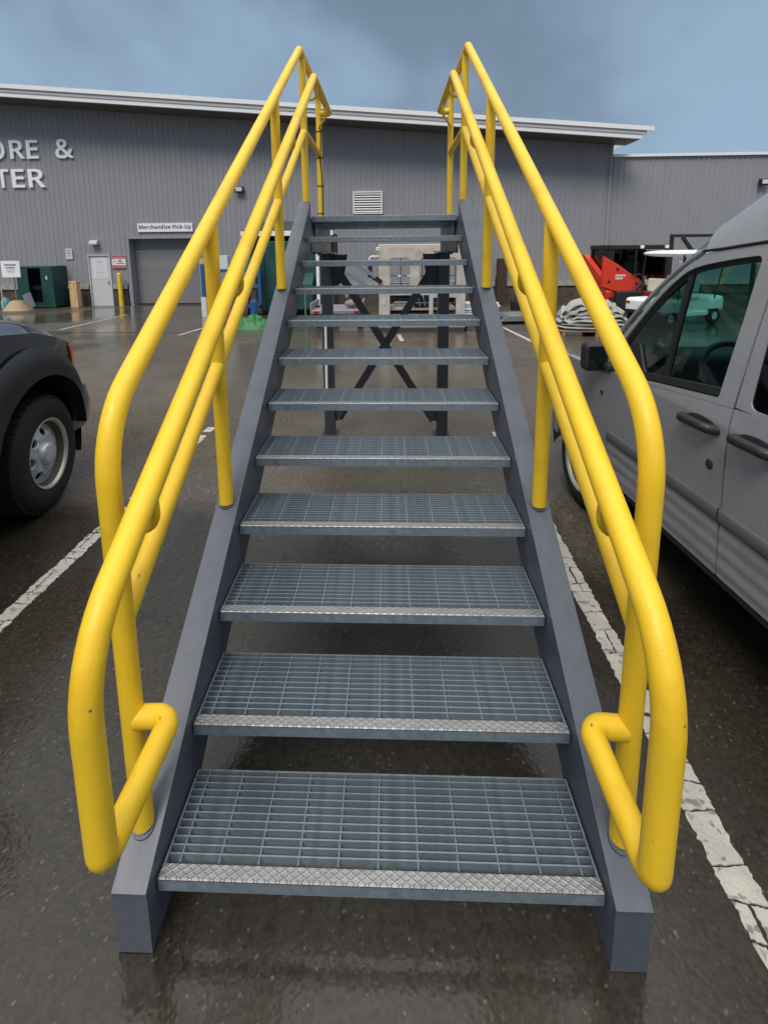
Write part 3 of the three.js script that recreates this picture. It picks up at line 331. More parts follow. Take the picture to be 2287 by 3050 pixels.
// ---------------------------------------------------------------- things in front of the left wall
{
  const d = thing('dumpster', 'dark green steel dumpster with an open dark hatch against the wall', 'dumpster', [-13.68, gy(-18.65), -18.65]);
  const W = 1.45, H = 1.62, D = 0.9, xa = -0.28, xb = 0.24; mesh('body', [box(0.04, H - 0.08, D, -W / 2 + 0.02, H / 2 + 0.04, 0), box(0.04, H - 0.08, D, W / 2 - 0.02, H / 2 + 0.04, 0), box(W - 0.08, H - 0.08, 0.04, 0, H / 2 + 0.04, -D / 2 + 0.02), box(W - 0.08, 0.04, D - 0.04, 0, 0.10, 0), box(xa + W / 2 - 0.04, H - 0.12, 0.04, (xa - W / 2) / 2 + 0.02, H / 2 + 0.03, D / 2 - 0.02), box(xb - xa - 0.004, 0.16, 0.04, (xa + xb) / 2, 0.17, D / 2 - 0.02), box(W - 0.1, 0.03, D - 0.06, 0, H - 0.05, -0.01)], M.green, d);
  mesh('hatch_door', [rbox(W / 2 - xb - 0.01, H - 0.16, 0.05, 0.01, (W / 2 + xb) / 2, H / 2 + 0.02, D / 2 + 0.0)], M.green, d);
  mesh('rib', [rbox(0.06, 0.05, D, 0.008, W / 2 + 0.01, 0.9, 0)], M.green, d); mesh('rib', [rbox(W + 0.04, 0.08, 0.07, 0.01, 0, 0.09, D / 2 + 0.02)], M.green, d);
  mesh('lid', [prism([[-D / 2, H - 0.02], [D / 2, H - 0.05], [D / 2, H - 0.01], [0, H + 0.03], [-D / 2, H + 0.02]], W - 0.02).rotateY(-Math.PI / 2).translate((W - 0.02) / 2, 0, 0)], M.green, d);
  mesh('marking', [letter('4', 0.42, 0.52, 1.12, 1.28, D / 2 + 0.026, 0.004)], M.offWhite, d);
  mesh('skid', box(0.12, 0.07, D, -W / 2 + 0.15, 0.035, 0), M.black, d); mesh('skid', box(0.12, 0.07, D, W / 2 - 0.15, 0.035, 0), M.black, d);
  const pl = thing('panel', 'grey metal panel leaning in the open hatch of the dumpster', 'panel', [-13.84, gy(-18.1) + 0.02, -18.08]); { const q = mesh('sheet', rbox(0.34, 0.62, 0.02, 0.005, 0, 0.31, 0), std([0.2, 0.21, 0.21], 0.5, 0.4), pl); q.rotation.set(-0.2, 0, 0.42, 'XYZ'); }
  const t = thing('timber_post', 'short tan square timber post beside the green dumpster', 'post', [-12.36, gy(-18.55), -18.55]); mesh('post', rbox(0.31, 1.02, 0.26, 0.012, 0, 0.51, 0), M.tan, t); mesh('post_cap', rbox(0.30, 0.02, 0.25, 0.006, 0, 1.03, 0), M.tan, t);
  const b = thing('bollard', 'yellow steel bollard between the white door and overhead door', 'bollard', [-10.67, gy(-18.8), -18.8]); mesh('pipe', sweep([V(0, 0, 0), V(0, 1.28, 0)], 0.085, 20, [0, 0.07]), M.yellow, b); mesh('collar', cyl(0.10, 0.11, 0.04, 20, 0, 0.02, 0), M.concrete, b);
  const s = thing('post_sign', 'white notice sign on a pole in a concrete pyramid foot', 'sign', [-13.75, gy(-17.2), -17.2]);
  mesh('concrete_foot', [new THREE.CylinderGeometry(0.2, 0.5, 0.37, 4).rotateY(Math.PI / 4).translate(0, 0.185, 0)], std([0.40, 0.31, 0.19], 0.85, 0, { bumpMap: M.concrete.bumpMap, bumpScale: 0.006 }), s); mesh('pole', sweep([V(0, 0.3, 0), V(0, 1.8, 0)], 0.025, 12), M.galv, s);
  mesh('sign_board', rbox(0.70, 0.60, 0.015, 0.004, -0.06, 1.53, 0.035), M.white, s);
  mesh('lettering', [...[0, 1, 2, 3, 4, 5, 6, 7].map((k) => box(0.046, 0.06, 0.003, -0.255 + k * 0.056, 1.68, 0.0445)), ...[0, 1, 2, 3, 4, 5].map((k) => box(0.046, 0.052, 0.003, -0.2 + k * 0.056, 1.58, 0.0445)), ...[1.50, 1.46, 1.42].map((y, k) => box(0.36 - k * 0.04, 0.012, 0.003, -0.06, y, 0.0445))], std([0.18, 0.18, 0.2], 0.6), s);
  const j = thing('plastic_jug', 'pale teal plastic jug on the ground behind the post sign', 'jug', [-14.75, gy(-17.9), -17.9]); mesh('jug_body', [new THREE.LatheGeometry([[0, 0], [0.13, 0.005], [0.14, 0.05], [0.14, 0.28], [0.10, 0.36], [0.05, 0.41], [0.05, 0.45], [0, 0.46]].map(([x, y]) => new THREE.Vector2(x, y)), 18)], M.aqua, j); mesh('handle', sweep(fillet([V(0.06, 0.40, 0), V(0.15, 0.40, 0), V(0.145, 0.24, 0)], 0.03, 5), 0.014, 8), M.aqua, j);
  const f = thing('cart_frame', 'thin white tube frame standing beside the teal jug', 'frame', [-14.98, gy(-17.7), -17.7]); for (const x of [-0.25, 0.28]) mesh('leg', bar(V(x, 0, 0), V(x - 0.06, 0.72, -0.1), 0.014), M.offWhite, f); mesh('top_bar', bar(V(-0.31, 0.72, -0.1), V(0.22, 0.72, -0.1), 0.014), M.offWhite, f);
}
// ---------------------------------------------------------------- rack, goods and compactor left of the stairs
{
  const rx0 = -5.69, rx1 = -4.55, rz = -14.45, g = gy(rz);
  const k = thing('storage_rack', 'open blue steel rack of goods left of the stairs', 'rack', [rx0, g, rz]);
  const W = 1.75; for (const x of [0, W]) for (const z of [0, -0.9]) mesh('upright', [rbox(0.10, 1.62, 0.08, 0.006, x, 0.81 + (x ? 0.38 : 0), z)], M.blue, k);
  for (const y of [0.35, 0.95, 1.45]) { mesh('shelf', [box(W - 0.1, 0.03, 0.86, W / 2, y, -0.45)], std([0.25, 0.25, 0.26], 0.6), k); for (const z of [0.0, -0.9]) mesh('shelf_beam', rbox(W - 0.1, 0.09, 0.04, 0.005, W / 2, y - 0.03, z), M.blue, k); }
  mesh('foot_guard', rbox(0.16, 0.62, 0.03, 0.005, 0, 0.31, 0.06), M.offWhite, k);
  const goods = [['carton', 'tan carton on the top left end of the blue rack', 'carton', 0.0, 1.64, -0.05, 0.14, 0.16, 0.2, M.tan], ['carton', 'white carton with dark edge on the top shelf of the blue rack', 'carton', 0.62, 1.47, -0.15, 0.34, 0.42, 0.3, M.offWhite], ['crate', 'blue plastic crate on the top shelf of the blue rack', 'crate', 1.30, 1.47, -0.2, 0.44, 0.4, 0.4, M.blue], ['box', 'dark red box on the middle shelf of the blue rack', 'box', 1.22, 0.97, -0.15, 0.30, 0.19, 0.3, std([0.2, 0.02, 0.015], 0.5)], ['box', 'white box on the middle shelf of the blue rack', 'box', 0.85, 0.97, -0.15, 0.24, 0.24, 0.3, M.white], ['crate', 'red crate on the low shelf of the blue rack', 'crate', 1.2, 0.37, -0.15, 0.34, 0.26, 0.34, M.red], ['sack', 'bulging yellow sack on the low shelf of the blue rack', 'sack', 0.72, 0.37, -0.1, 0.34, 0.42, 0.32, std([0.5, 0.3, 0.02], 0.6)], ['box', 'flat red and white box on the ground under the blue rack', 'box', 0.75, 0.0, 0.05, 0.45, 0.14, 0.4, M.red]];
  for (const [n, l, c, x, y, z, w, h, d, m] of goods) { const o = thing(n, l, c, [rx0 + x, g + y, rz + z]); if (n === 'sack') { const q = new THREE.SphereGeometry(0.5, 18, 12); const p = q.attributes.position; for (let i = 0; i < p.count; i++) { const xx = p.getX(i), yy = p.getY(i), zz = p.getZ(i); const sq = (t) => Math.sign(t) * Math.pow(Math.abs(t) * 2, 0.6) / 2; p.setXYZ(i, sq(xx) * w * (1 + 0.06 * Math.sin(yy * 22)), (sq(yy) + 0.5) * h, sq(zz) * d); } q.computeVertexNormals(); mesh('sack_body', q, m, o); mesh('sack_tie', cyl(0.05, 0.07, 0.09, 10, 0, h + 0.02, 0), m, o); } else if (n === 'crate') { mesh('crate_body', [box(w, h, 0.02, 0, h / 2, d / 2 - 0.01), box(w, h, 0.02, 0, h / 2, -d / 2 + 0.01), box(0.02, h, d - 0.04, w / 2 - 0.01, h / 2, 0), box(0.02, h, d - 0.04, -w / 2 + 0.01, h / 2, 0), box(w - 0.04, 0.02, d - 0.04, 0, 0.01, 0)], m, o); mesh('rim', [box(w + 0.03, 0.03, 0.035, 0, h - 0.015, d / 2 + 0.005), box(w + 0.03, 0.03, 0.035, 0, h - 0.015, -d / 2 - 0.005)], m, o); } else { mesh('box_body', rbox(w, h, d, 0.006, 0, h / 2, 0), m, o); mesh('box_tape', box(0.05, 0.002, d - 0.02, 0, h + 0.001, 0), M.offWhite, o); } }
  // compactor under its canopy
  const c = thing('trash_compactor', 'tall dark green compactor box left behind the stairs', 'compactor', [-2.95, gy(-15.0), -15.6]);
  mesh('body', [rbox(2.15, 2.2, 1.5, 0.02, 0, 1.22, 0)], M.green, c); mesh('rib', [-0.95, -0.35, 0.3, 0.95].map((x) => rbox(0.08, 2.1, 0.06, 0.008, x, 1.2, 0.77)), M.green, c); mesh('skid', [box(2.1, 0.12, 1.4, 0, 0.06, 0)], M.black, c);
  mesh('hopper', prism([[0.7, 0.25], [1.25, 0.25], [1.25, 1.0], [0.72, 1.35]], 1.0).rotateY(-Math.PI / 2).translate(0.65, 0, 0), M.green, c);
  const cp = thing('canopy', 'dark sloped canopy with a white front edge over the compactor', 'canopy', [-3.15, gy(-15.0), -15.0]);
  mesh('canopy_roof', prism([[0.0, 2.60], [0.0, 2.62], [-1.5, 3.02], [-1.5, 2.98]], 2.9).rotateY(-Math.PI / 2).translate(1.45, 0, 0), std([0.05, 0.052, 0.05], 0.6), cp); mesh('canopy_back', [box(2.9, 2.5, 0.04, 0, 1.3, -1.42), box(0.04, 2.5, 1.2, 1.43, 1.3, -0.85), box(0.04, 1.0, 1.2, -1.43, 2.05, -0.85)], M.brown, cp); mesh('canopy_edge', rbox(2.9, 0.15, 0.06, 0.01, 0, 2.56, 0.03), M.white, cp); for (const x of [-1.38, 1.38]) mesh('canopy_post', rbox(0.08, 2.55, 0.08, 0.008, x, 1.27, -0.3), M.brown, cp);
  const bb = thing('barrel', 'blue plastic barrel in front of the green compactor', 'barrel', [-3.97, gy(-13.8), -13.8]); mesh('barrel_body', new THREE.LatheGeometry([[0, 0], [0.10, 0], [0.115, 0.04], [0.12, 0.25], [0.112, 0.27], [0.12, 0.29], [0.115, 0.52], [0.09, 0.56], [0, 0.56]].map(([x, y]) => new THREE.Vector2(x, y)), 24), M.blue, bb); mesh('barrel_lid', cyl(0.09, 0.09, 0.03, 24, 0, 0.57, 0), M.blue, bb);
  const tp = thing('tarpaulin', 'crumpled bright green tarpaulin lying on the ground left of the stairs', 'tarpaulin', [-3.40, gy(-11.55), -11.55]); const tn = fbm(9, 9, 4, 711); mesh('tarpaulin_sheet', grid((u, v) => { const a = u * 2 - 1, b = v * 2 - 1, r = Math.min(1, Math.hypot(a, b)); const h = (1 - r * r) * (0.06 + 0.42 * tn(u, v) + 0.10 * Math.abs(tn(v, u) - 0.5)); return [a * 0.42 * (1 + 0.2 * tn(v, u)), Math.max(0.008, h), b * 0.4]; }, 36, 36), std([0.025, 0.16, 0.045], 0.5), tp);
  const bd = thing('board', 'short pale wooden board on the ground beside the green tarpaulin', 'board', [-2.62, gy(-11.05) + 0.02, -11.05], 0.5); mesh('plank', rbox(0.3, 0.05, 0.1, 0.005, 0, 0.01, 0), M.wood, bd);
  const wp = thing('pole', 'white upright pole standing behind the left stringer', 'pole', [-1.89, gy(-12.75), -12.75]); mesh('shaft', sweep([V(0, 0.3, 0), V(0, 1.92, 0)], 0.045, 14, [0, 0.03]), M.white, wp); mesh('foot', cyl(0.12, 0.15, 0.32, 14, 0, 0.16, 0), M.offWhite, wp);
  const gp = thing('pole', 'thin green stake standing left of the white pole', 'pole', [-2.28, gy(-12.85), -12.85]); mesh('shaft', bar(V(0, 0, 0), V(0, 1.0, 0), 0.02, 8), std([0.16, 0.22, 0.14], 0.6), gp); mesh('foot', cyl(0.05, 0.06, 0.04, 10, 0, 0.02, 0), M.concrete, gp);
}
// ---------------------------------------------------------------- behind the stairs: trailer, beige cab, pallets
{
  const tr = thing('utility_trailer', 'low grey trailer with a red tail lamp behind the left leg', 'trailer', [-1.27, gy(-12.1), -12.1]); const tm = std([0.27, 0.27, 0.29], 0.5, 0.3);
  mesh('bed', rbox(1.3, 0.10, 1.4, 0.015, 0, 0.42, 0), tm, tr); for (const s of [-1, 1]) { mesh('side_rail', rbox(0.05, 0.18, 1.4, 0.01, s * 0.63, 0.55, 0), tm, tr); const w = mesh('wheel', new THREE.TorusGeometry(0.19, 0.075, 12, 28).rotateY(Math.PI / 2).translate(s * 0.56, 0.265, 0), M.rubber, tr); mesh('rim', cyl(0.15, 0.15, 0.09, 20).rotateZ(Math.PI / 2).translate(s * 0.56, 0.265, 0), M.offWhite, w); mesh('tail_lamp', rbox(0.12, 0.06, 0.03, 0.005, s * 0.5, 0.42, 0.715), std([0.35, 0.01, 0.01], 0.2), tr); } mesh('drawbar', bar(V(0, 0.4, -0.7), V(0, 0.36, -1.5), 0.03), tm, tr);
  const bag = thing('bag', 'pale grey bag of cuttings lying on the grey trailer', 'bag', [-0.92, gy(-12.1) + 0.48, -11.9]); { const q = new THREE.SphereGeometry(0.15, 16, 12); const p = q.attributes.position; for (let i = 0; i < p.count; i++) { const y = p.getY(i); p.setXYZ(i, p.getX(i) * (1.2 + 0.2 * Math.sin(9 * p.getZ(i))), (y + 0.15) * 0.7, p.getZ(i) * (1 + 0.15 * Math.sin(14 * p.getX(i)))); } q.computeVertexNormals(); mesh('bag_body', q, std([0.22, 0.22, 0.25], 0.8), bag); mesh('cuttings', [0, 1, 2, 3, 4].map((k) => bar(V(-0.12, 0.24, 0), V(-0.22 + k * 0.06, 0.52 - Math.abs(k - 2) * 0.03, 0.05 * (k - 2)), 0.012, 6)), std([0.2, 0.24, 0.16], 0.8), bag); }

  const c = thing('utility_cab', 'beige steel cab with rounded window openings behind the stairs', 'cab', [-0.19, gy(-10.72), -10.72]); const W = 1.98, H = 1.95, D = 1.5;
  const wr = (x0, x1, y0, y1, r) => { const o = []; const q = (cx, cy, a0) => { for (let k = 0; k <= 5; k++) { const a = (a0 + k * 18) * Math.PI / 180; o.push([cx + r * Math.cos(a), cy + r * Math.sin(a)]); } }; q(x1 - r, y1 - r, 0); q(x0 + r, y1 - r, 90); q(x0 + r, y0 + r, 180); q(x1 - r, y0 + r, 270); return o; };
  { const sh = new THREE.Shape([[0, 0], [W, 0], [W, H], [0, H]].map(([x, y]) => new THREE.Vector2(x, y))); for (const h of [wr(0.24, 0.72, 0.98, 1.72, 0.09), wr(0.92, 1.78, 0.98, 1.72, 0.11), wr(0.24, 1.16, 0.14, 0.86, 0.02), wr(1.24, 1.78, 0.14, 0.80, 0.03)]) sh.holes.push(new THREE.Path(h.map(([x, y]) => new THREE.Vector2(x, y)))); const g = new THREE.ExtrudeGeometry(sh, { depth: 0.05, bevelEnabled: true, bevelSize: 0.006, bevelThickness: 0.006, bevelSegments: 2 }); mesh('front_frame', g, M.beige, c); const sh2 = new THREE.Shape([[0, 0], [D, 0], [D, H], [0, H]].map(([x, y]) => new THREE.Vector2(x, y))); sh2.holes.push(new THREE.Path(wr(0.2, 1.3, 0.98, 1.72, 0.1).map(([x, y]) => new THREE.Vector2(x, y)))); for (const x of [0.0, W - 0.05]) mesh('side_frame', new THREE.ExtrudeGeometry(sh2, { depth: 0.05, bevelEnabled: false }).rotateY(Math.PI / 2).translate(x, 0, -0.012), M.beige, c); }
  mesh('roof', rbox(W + 0.02, 0.10, D + 0.06, 0.03, W / 2, H + 0.02, -D / 2 + 0.02), M.beige, c); mesh('post', box(0.09, H - 0.2, 0.06, 0.20, H / 2, -0.12), std([0.045, 0.012, 0.01], 0.6), c);
  for (const x of [0.50, 0.74, 1.00, 1.24, 1.50]) mesh('mesh_bar', bar(V(x, 0.95, -0.06), V(x, 1.72, -0.06), 0.010, 6), M.black, c); for (const y of [1.30, 1.12]) mesh('mesh_bar', bar(V(0.26, y, -0.05), V(1.78, y, -0.05), 0.009, 6), M.black, c);
  mesh('shelf', box(W - 0.3, 0.03, D - 0.3, W / 2, 0.50, -D / 2), M.beige, c); mesh('shelf', box(W - 0.3, 0.03, D - 0.3, W / 2, 0.36, -D / 2 + 0.02), M.offWhite, c); mesh('back_panel', box(W - 0.12, 0.82, 0.03, W / 2, 0.48, -D + 0.05), M.interior, c); mesh('shadow_rail', rbox(W, 0.12, 0.1, 0.01, W / 2, 0.05, 0.07), std([0.05, 0.04, 0.035], 0.6), c);  // low front rail coloured dark to stand in for shadow under the cab
  for (const x of [0.44, 0.66, 0.88, 1.10]) mesh('tag', box(0.075, 0.032, 0.008, x + 0.03, 1.30, -0.035), M.white, c); for (const [x, y] of [[0.40, 0.36], [0.66, 0.36], [1.05, 0.50], [1.32, 0.36]]) mesh('tag', box(0.07, 0.03, 0.008, x, y, -0.16), M.white, c); mesh('side_rail', [bar(V(0.3, 0.66, -0.1), V(1.9, 0.66, -0.1), 0.014, 8)], M.galvPlain, c); mesh('side_rail', bar(V(1.22, 0.18, 0.03), V(1.22, 0.86, 0.03), 0.02, 8), M.galvPlain, c); mesh('side_rail', bar(V(0.24, 0.28, 0.03), V(1.9, 0.28, 0.03), 0.016, 8), M.galvPlain, c);
  mesh('seat', rbox(0.5, 0.6, 0.14, 0.04, 1.35, 0.95, -1.1), M.seat, c); mesh('label_plate', box(0.11, 0.16, 0.004, 0.08, 0.72, 0.06), std([0.5, 0.55, 0.68], 0.4), c); mesh('corner_lamp', [rbox(0.10, 0.10, 0.1, 0.02, -0.02, H - 0.04, 0.02), box(0.06, 0.06, 0.06, -0.02, H - 0.12, 0.0)], M.offWhite, c); mesh('grab_handle', sweep(fillet([V(-0.01, H - 0.2, 0.03), V(-0.22, H - 0.2, 0.03), V(-0.23, 1.28, 0.03), V(-0.02, 1.22, 0.03)], [0, 0.07, 0.05, 0], 6), 0.018, 8), M.white, c); mesh('mirror', rbox(0.10, 0.34, 0.06, 0.02, -0.20, 1.44, 0.06), M.black, c);
  const rp = (name, label, x, y, w, m) => { const o = thing(name, label, 'ramp', [x + 0.01, gy(-10.65) + y, -10.63]); const q = mesh('ramp_board', rbox(0.62, 0.08, w, 0.01), m, o); q.rotation.z = -0.62; const e = mesh('ramp_hinge', rbox(0.24, 0.11, w * 0.8, 0.01, 0.35, -0.02, 0), M.black, o); e.rotation.z = -0.62; };
  rp('ramp', 'pale metal ramp leaning at the left of the beige cab, upper one', -0.52, 1.45, 0.2, M.galv); rp('ramp', 'pale metal ramp leaning at the left of the beige cab, lower one', -0.68, 1.22, 0.24, M.galv);
  const cb = thing('lumber_cart', 'cart of stacked white boards right of the beige cab', 'cart', [2.18, gy(-11.1), -11.1]); mesh('cart_bed', rbox(0.9, 0.06, 1.1, 0.01, 0, 0.34, 0), M.black, cb); for (const s of [-1, 1]) mesh('wheel', new THREE.TorusGeometry(0.1, 0.045, 8, 20).rotateY(Math.PI / 2).translate(s * 0.36, 0.145, 0.3), M.rubber, cb); mesh('upright', [box(0.05, 0.9, 0.05, -0.4, 0.78, 0), box(0.05, 0.9, 0.05, 0.4, 0.78, 0)], M.black, cb);
  const r = rng(21); for (let k = 0; k < 5; k++) { const o = thing('board', `white board, ${['lowest', 'second', 'middle', 'fourth', 'topmost'][k]} of the stack on the cart behind the right leg`, 'board', [2.18 + (r() - 0.5) * 0.1, gy(-11.1) + 0.395 + k * 0.062, -11.0], (r() - 0.5) * 0.16, 'white boards on the cart'); mesh('plank', rbox(0.85, 0.045, 0.3, 0.004), k % 2 ? M.offWhite : M.white, o); }
  const cg = thing('cargo_cart', 'white wire cargo cart behind the right end of the beige cab', 'cart', [1.95, gy(-12.9), -12.9]); mesh('cart_bed', rbox(0.9, 0.05, 0.6, 0.01, 0, 0.3, 0), M.offWhite, cg); for (const x of [-0.42, 0.42]) for (const z of [-0.27, 0.27]) { mesh('upright', bar(V(x, 0.3, z), V(x, 1.15, z), 0.018, 8), M.white, cg); mesh('castor', cyl(0.06, 0.06, 0.04, 14).rotateZ(Math.PI / 2).translate(x, 0.062, z), M.rubber, cg); } for (const y of [0.55, 0.85, 1.13]) mesh('rail', bar(V(-0.43, y, 0.28), V(0.43, y, 0.28), 0.013, 8), M.white, cg);
  const eng = thing('engine_block', 'dark machine with silver pipes standing inside the beige cab', 'machine', [0.95, gy(-11.3) + 0.52, -11.35]); mesh('block', rbox(0.6, 0.36, 0.4, 0.03, 0, 0.18, 0), M.satinBlack, eng); mesh('cover', rbox(0.34, 0.14, 0.3, 0.03, 0.05, 0.43, 0), M.galvPlain, eng); for (const x of [-0.22, -0.1, 0.26]) mesh('pipe', sweep(fillet([V(x, 0.3, 0.22), V(x, 0.3, 0.3), V(x + 0.05, 0.06, 0.3)], 0.04, 5), 0.022, 8), M.chrome, eng);
  const tool = thing('toolbox', 'small pale grey box on the lower shelf of the beige cab', 'toolbox', [0.35, gy(-11.0) + 0.52, -11.0]); mesh('box_body', rbox(0.36, 0.16, 0.22, 0.012, 0, 0.08, 0), M.offWhite, tool); mesh('handle', sweep(fillet([V(-0.1, 0.15, 0), V(-0.1, 0.22, 0), V(0.1, 0.22, 0), V(0.1, 0.15, 0)], 0.02, 4), 0.01, 8), M.black, tool);
  const sp = thing('sheet_stack', 'silver metal sheets stacked low on the ground right of the stairs', 'metal sheets', [3.58, gy(-12.45), -12.45], 0.12); mesh('bearer', [box(1.3, 0.1, 0.1, 0, 0.05, 0.3), box(1.3, 0.1, 0.1, 0, 0.05, -0.3)], M.brown, sp); for (let k = 0; k < 4; k++) mesh('metal_sheet', rbox(1.45 - k * 0.05, 0.03, 0.95, 0.004, k * 0.03, 0.12 + k * 0.035, 0), std([0.55, 0.58, 0.62], 0.25, 0.8), sp);
  const pb = thing('panel', 'dark brown panel standing against the wall right of the stairs', 'panel', [4.40, GB, ZF + 0.35]); mesh('sheet', rbox(0.40, 1.75, 0.05, 0.008, 0, 0.9, 0).rotateX(-0.04), M.brown, pb); mesh('edge_strip', box(0.03, 1.7, 0.06, -0.2, 0.9, 0.0), std([0.03, 0.016, 0.01], 0.7), pb);
  const bc = thing('bucket', 'small blue bucket on a dark box near the wall', 'bucket', [4.40, gy(-16.1) + 0.32, -16.1]); mesh('bucket_body', new THREE.CylinderGeometry(0.16, 0.12, 0.26, 18, 1, true).translate(0, 0.13, 0), M.blue, bc); mesh('bucket_base', cyl(0.12, 0.12, 0.01, 18, 0, 0.005, 0), M.blue, bc);
  const db = thing('box', 'dark box on the ground under the small blue bucket', 'box', [4.40, gy(-16.1), -16.1]); mesh('box_body', rbox(0.45, 0.31, 0.4, 0.01, 0, 0.157, 0), M.black, db); mesh('box_tape', box(0.05, 0.002, 0.3, 0.12, 0.314, 0), M.offWhite, db);
  const pa = thing('pallet', 'weathered wooden pallet under the folded grey tarps', 'pallet', [4.49, gy(-10.2), -10.2], -0.1); for (let k = 0; k < 6; k++) mesh('deck_board', rbox(1.5, 0.022, 0.12, 0.003, 0, 0.125, -0.45 + k * 0.18), M.wood, pa); for (const x of [-0.68, 0, 0.68]) mesh('bearer', box(0.06, 0.11, 1.02, x, 0.057, 0), M.wood, pa);
  const ft = thing('folded_tarps', 'heap of folded grey white tarps on a wooden pallet', 'tarps', [4.49, gy(-10.2) + 0.14, -10.2], -0.1); const fn = fbm(8, 8, 4, 811);
  for (let k = 0; k < 7; k++) { const w = 0.78 - k * 0.028, d = 0.52 - k * 0.02, y0 = k * 0.078; const q = new THREE.SphereGeometry(1, 40, 16); const p = q.attributes.position; for (let i = 0; i < p.count; i++) { const x = p.getX(i), y = p.getY(i), z = p.getZ(i); const sq = (t, e) => Math.sign(t) * Math.pow(Math.abs(t), e); const u = 0.5 + x * 0.45, v = 0.5 + z * 0.45; const sag = 0.13 * (fn(u + k * 0.13, v) - 0.5) * (1 + k * 0.25) - 0.07 * k * 0.16 * x * x * 3; const rx = sq(x, 0.62) * w * (1 + 0.10 * (fn(v + k * 0.3, y * 0.3 + 0.5) - 0.5)), rz = sq(z, 0.62) * d * (1 + 0.16 * (fn(u, k * 0.21) - 0.5)); p.setXYZ(i, rx + (k % 2 ? 0.03 : -0.02), y0 + 0.045 + y * 0.043 + sag * (0.4 + 0.6 * Math.min(1, k / 3)), rz); } q.computeVertexNormals(); mesh('tarp_fold', q, k % 3 === 1 ? std([0.27, 0.275, 0.26], 0.8) : M.greyCloth, ft); }
}
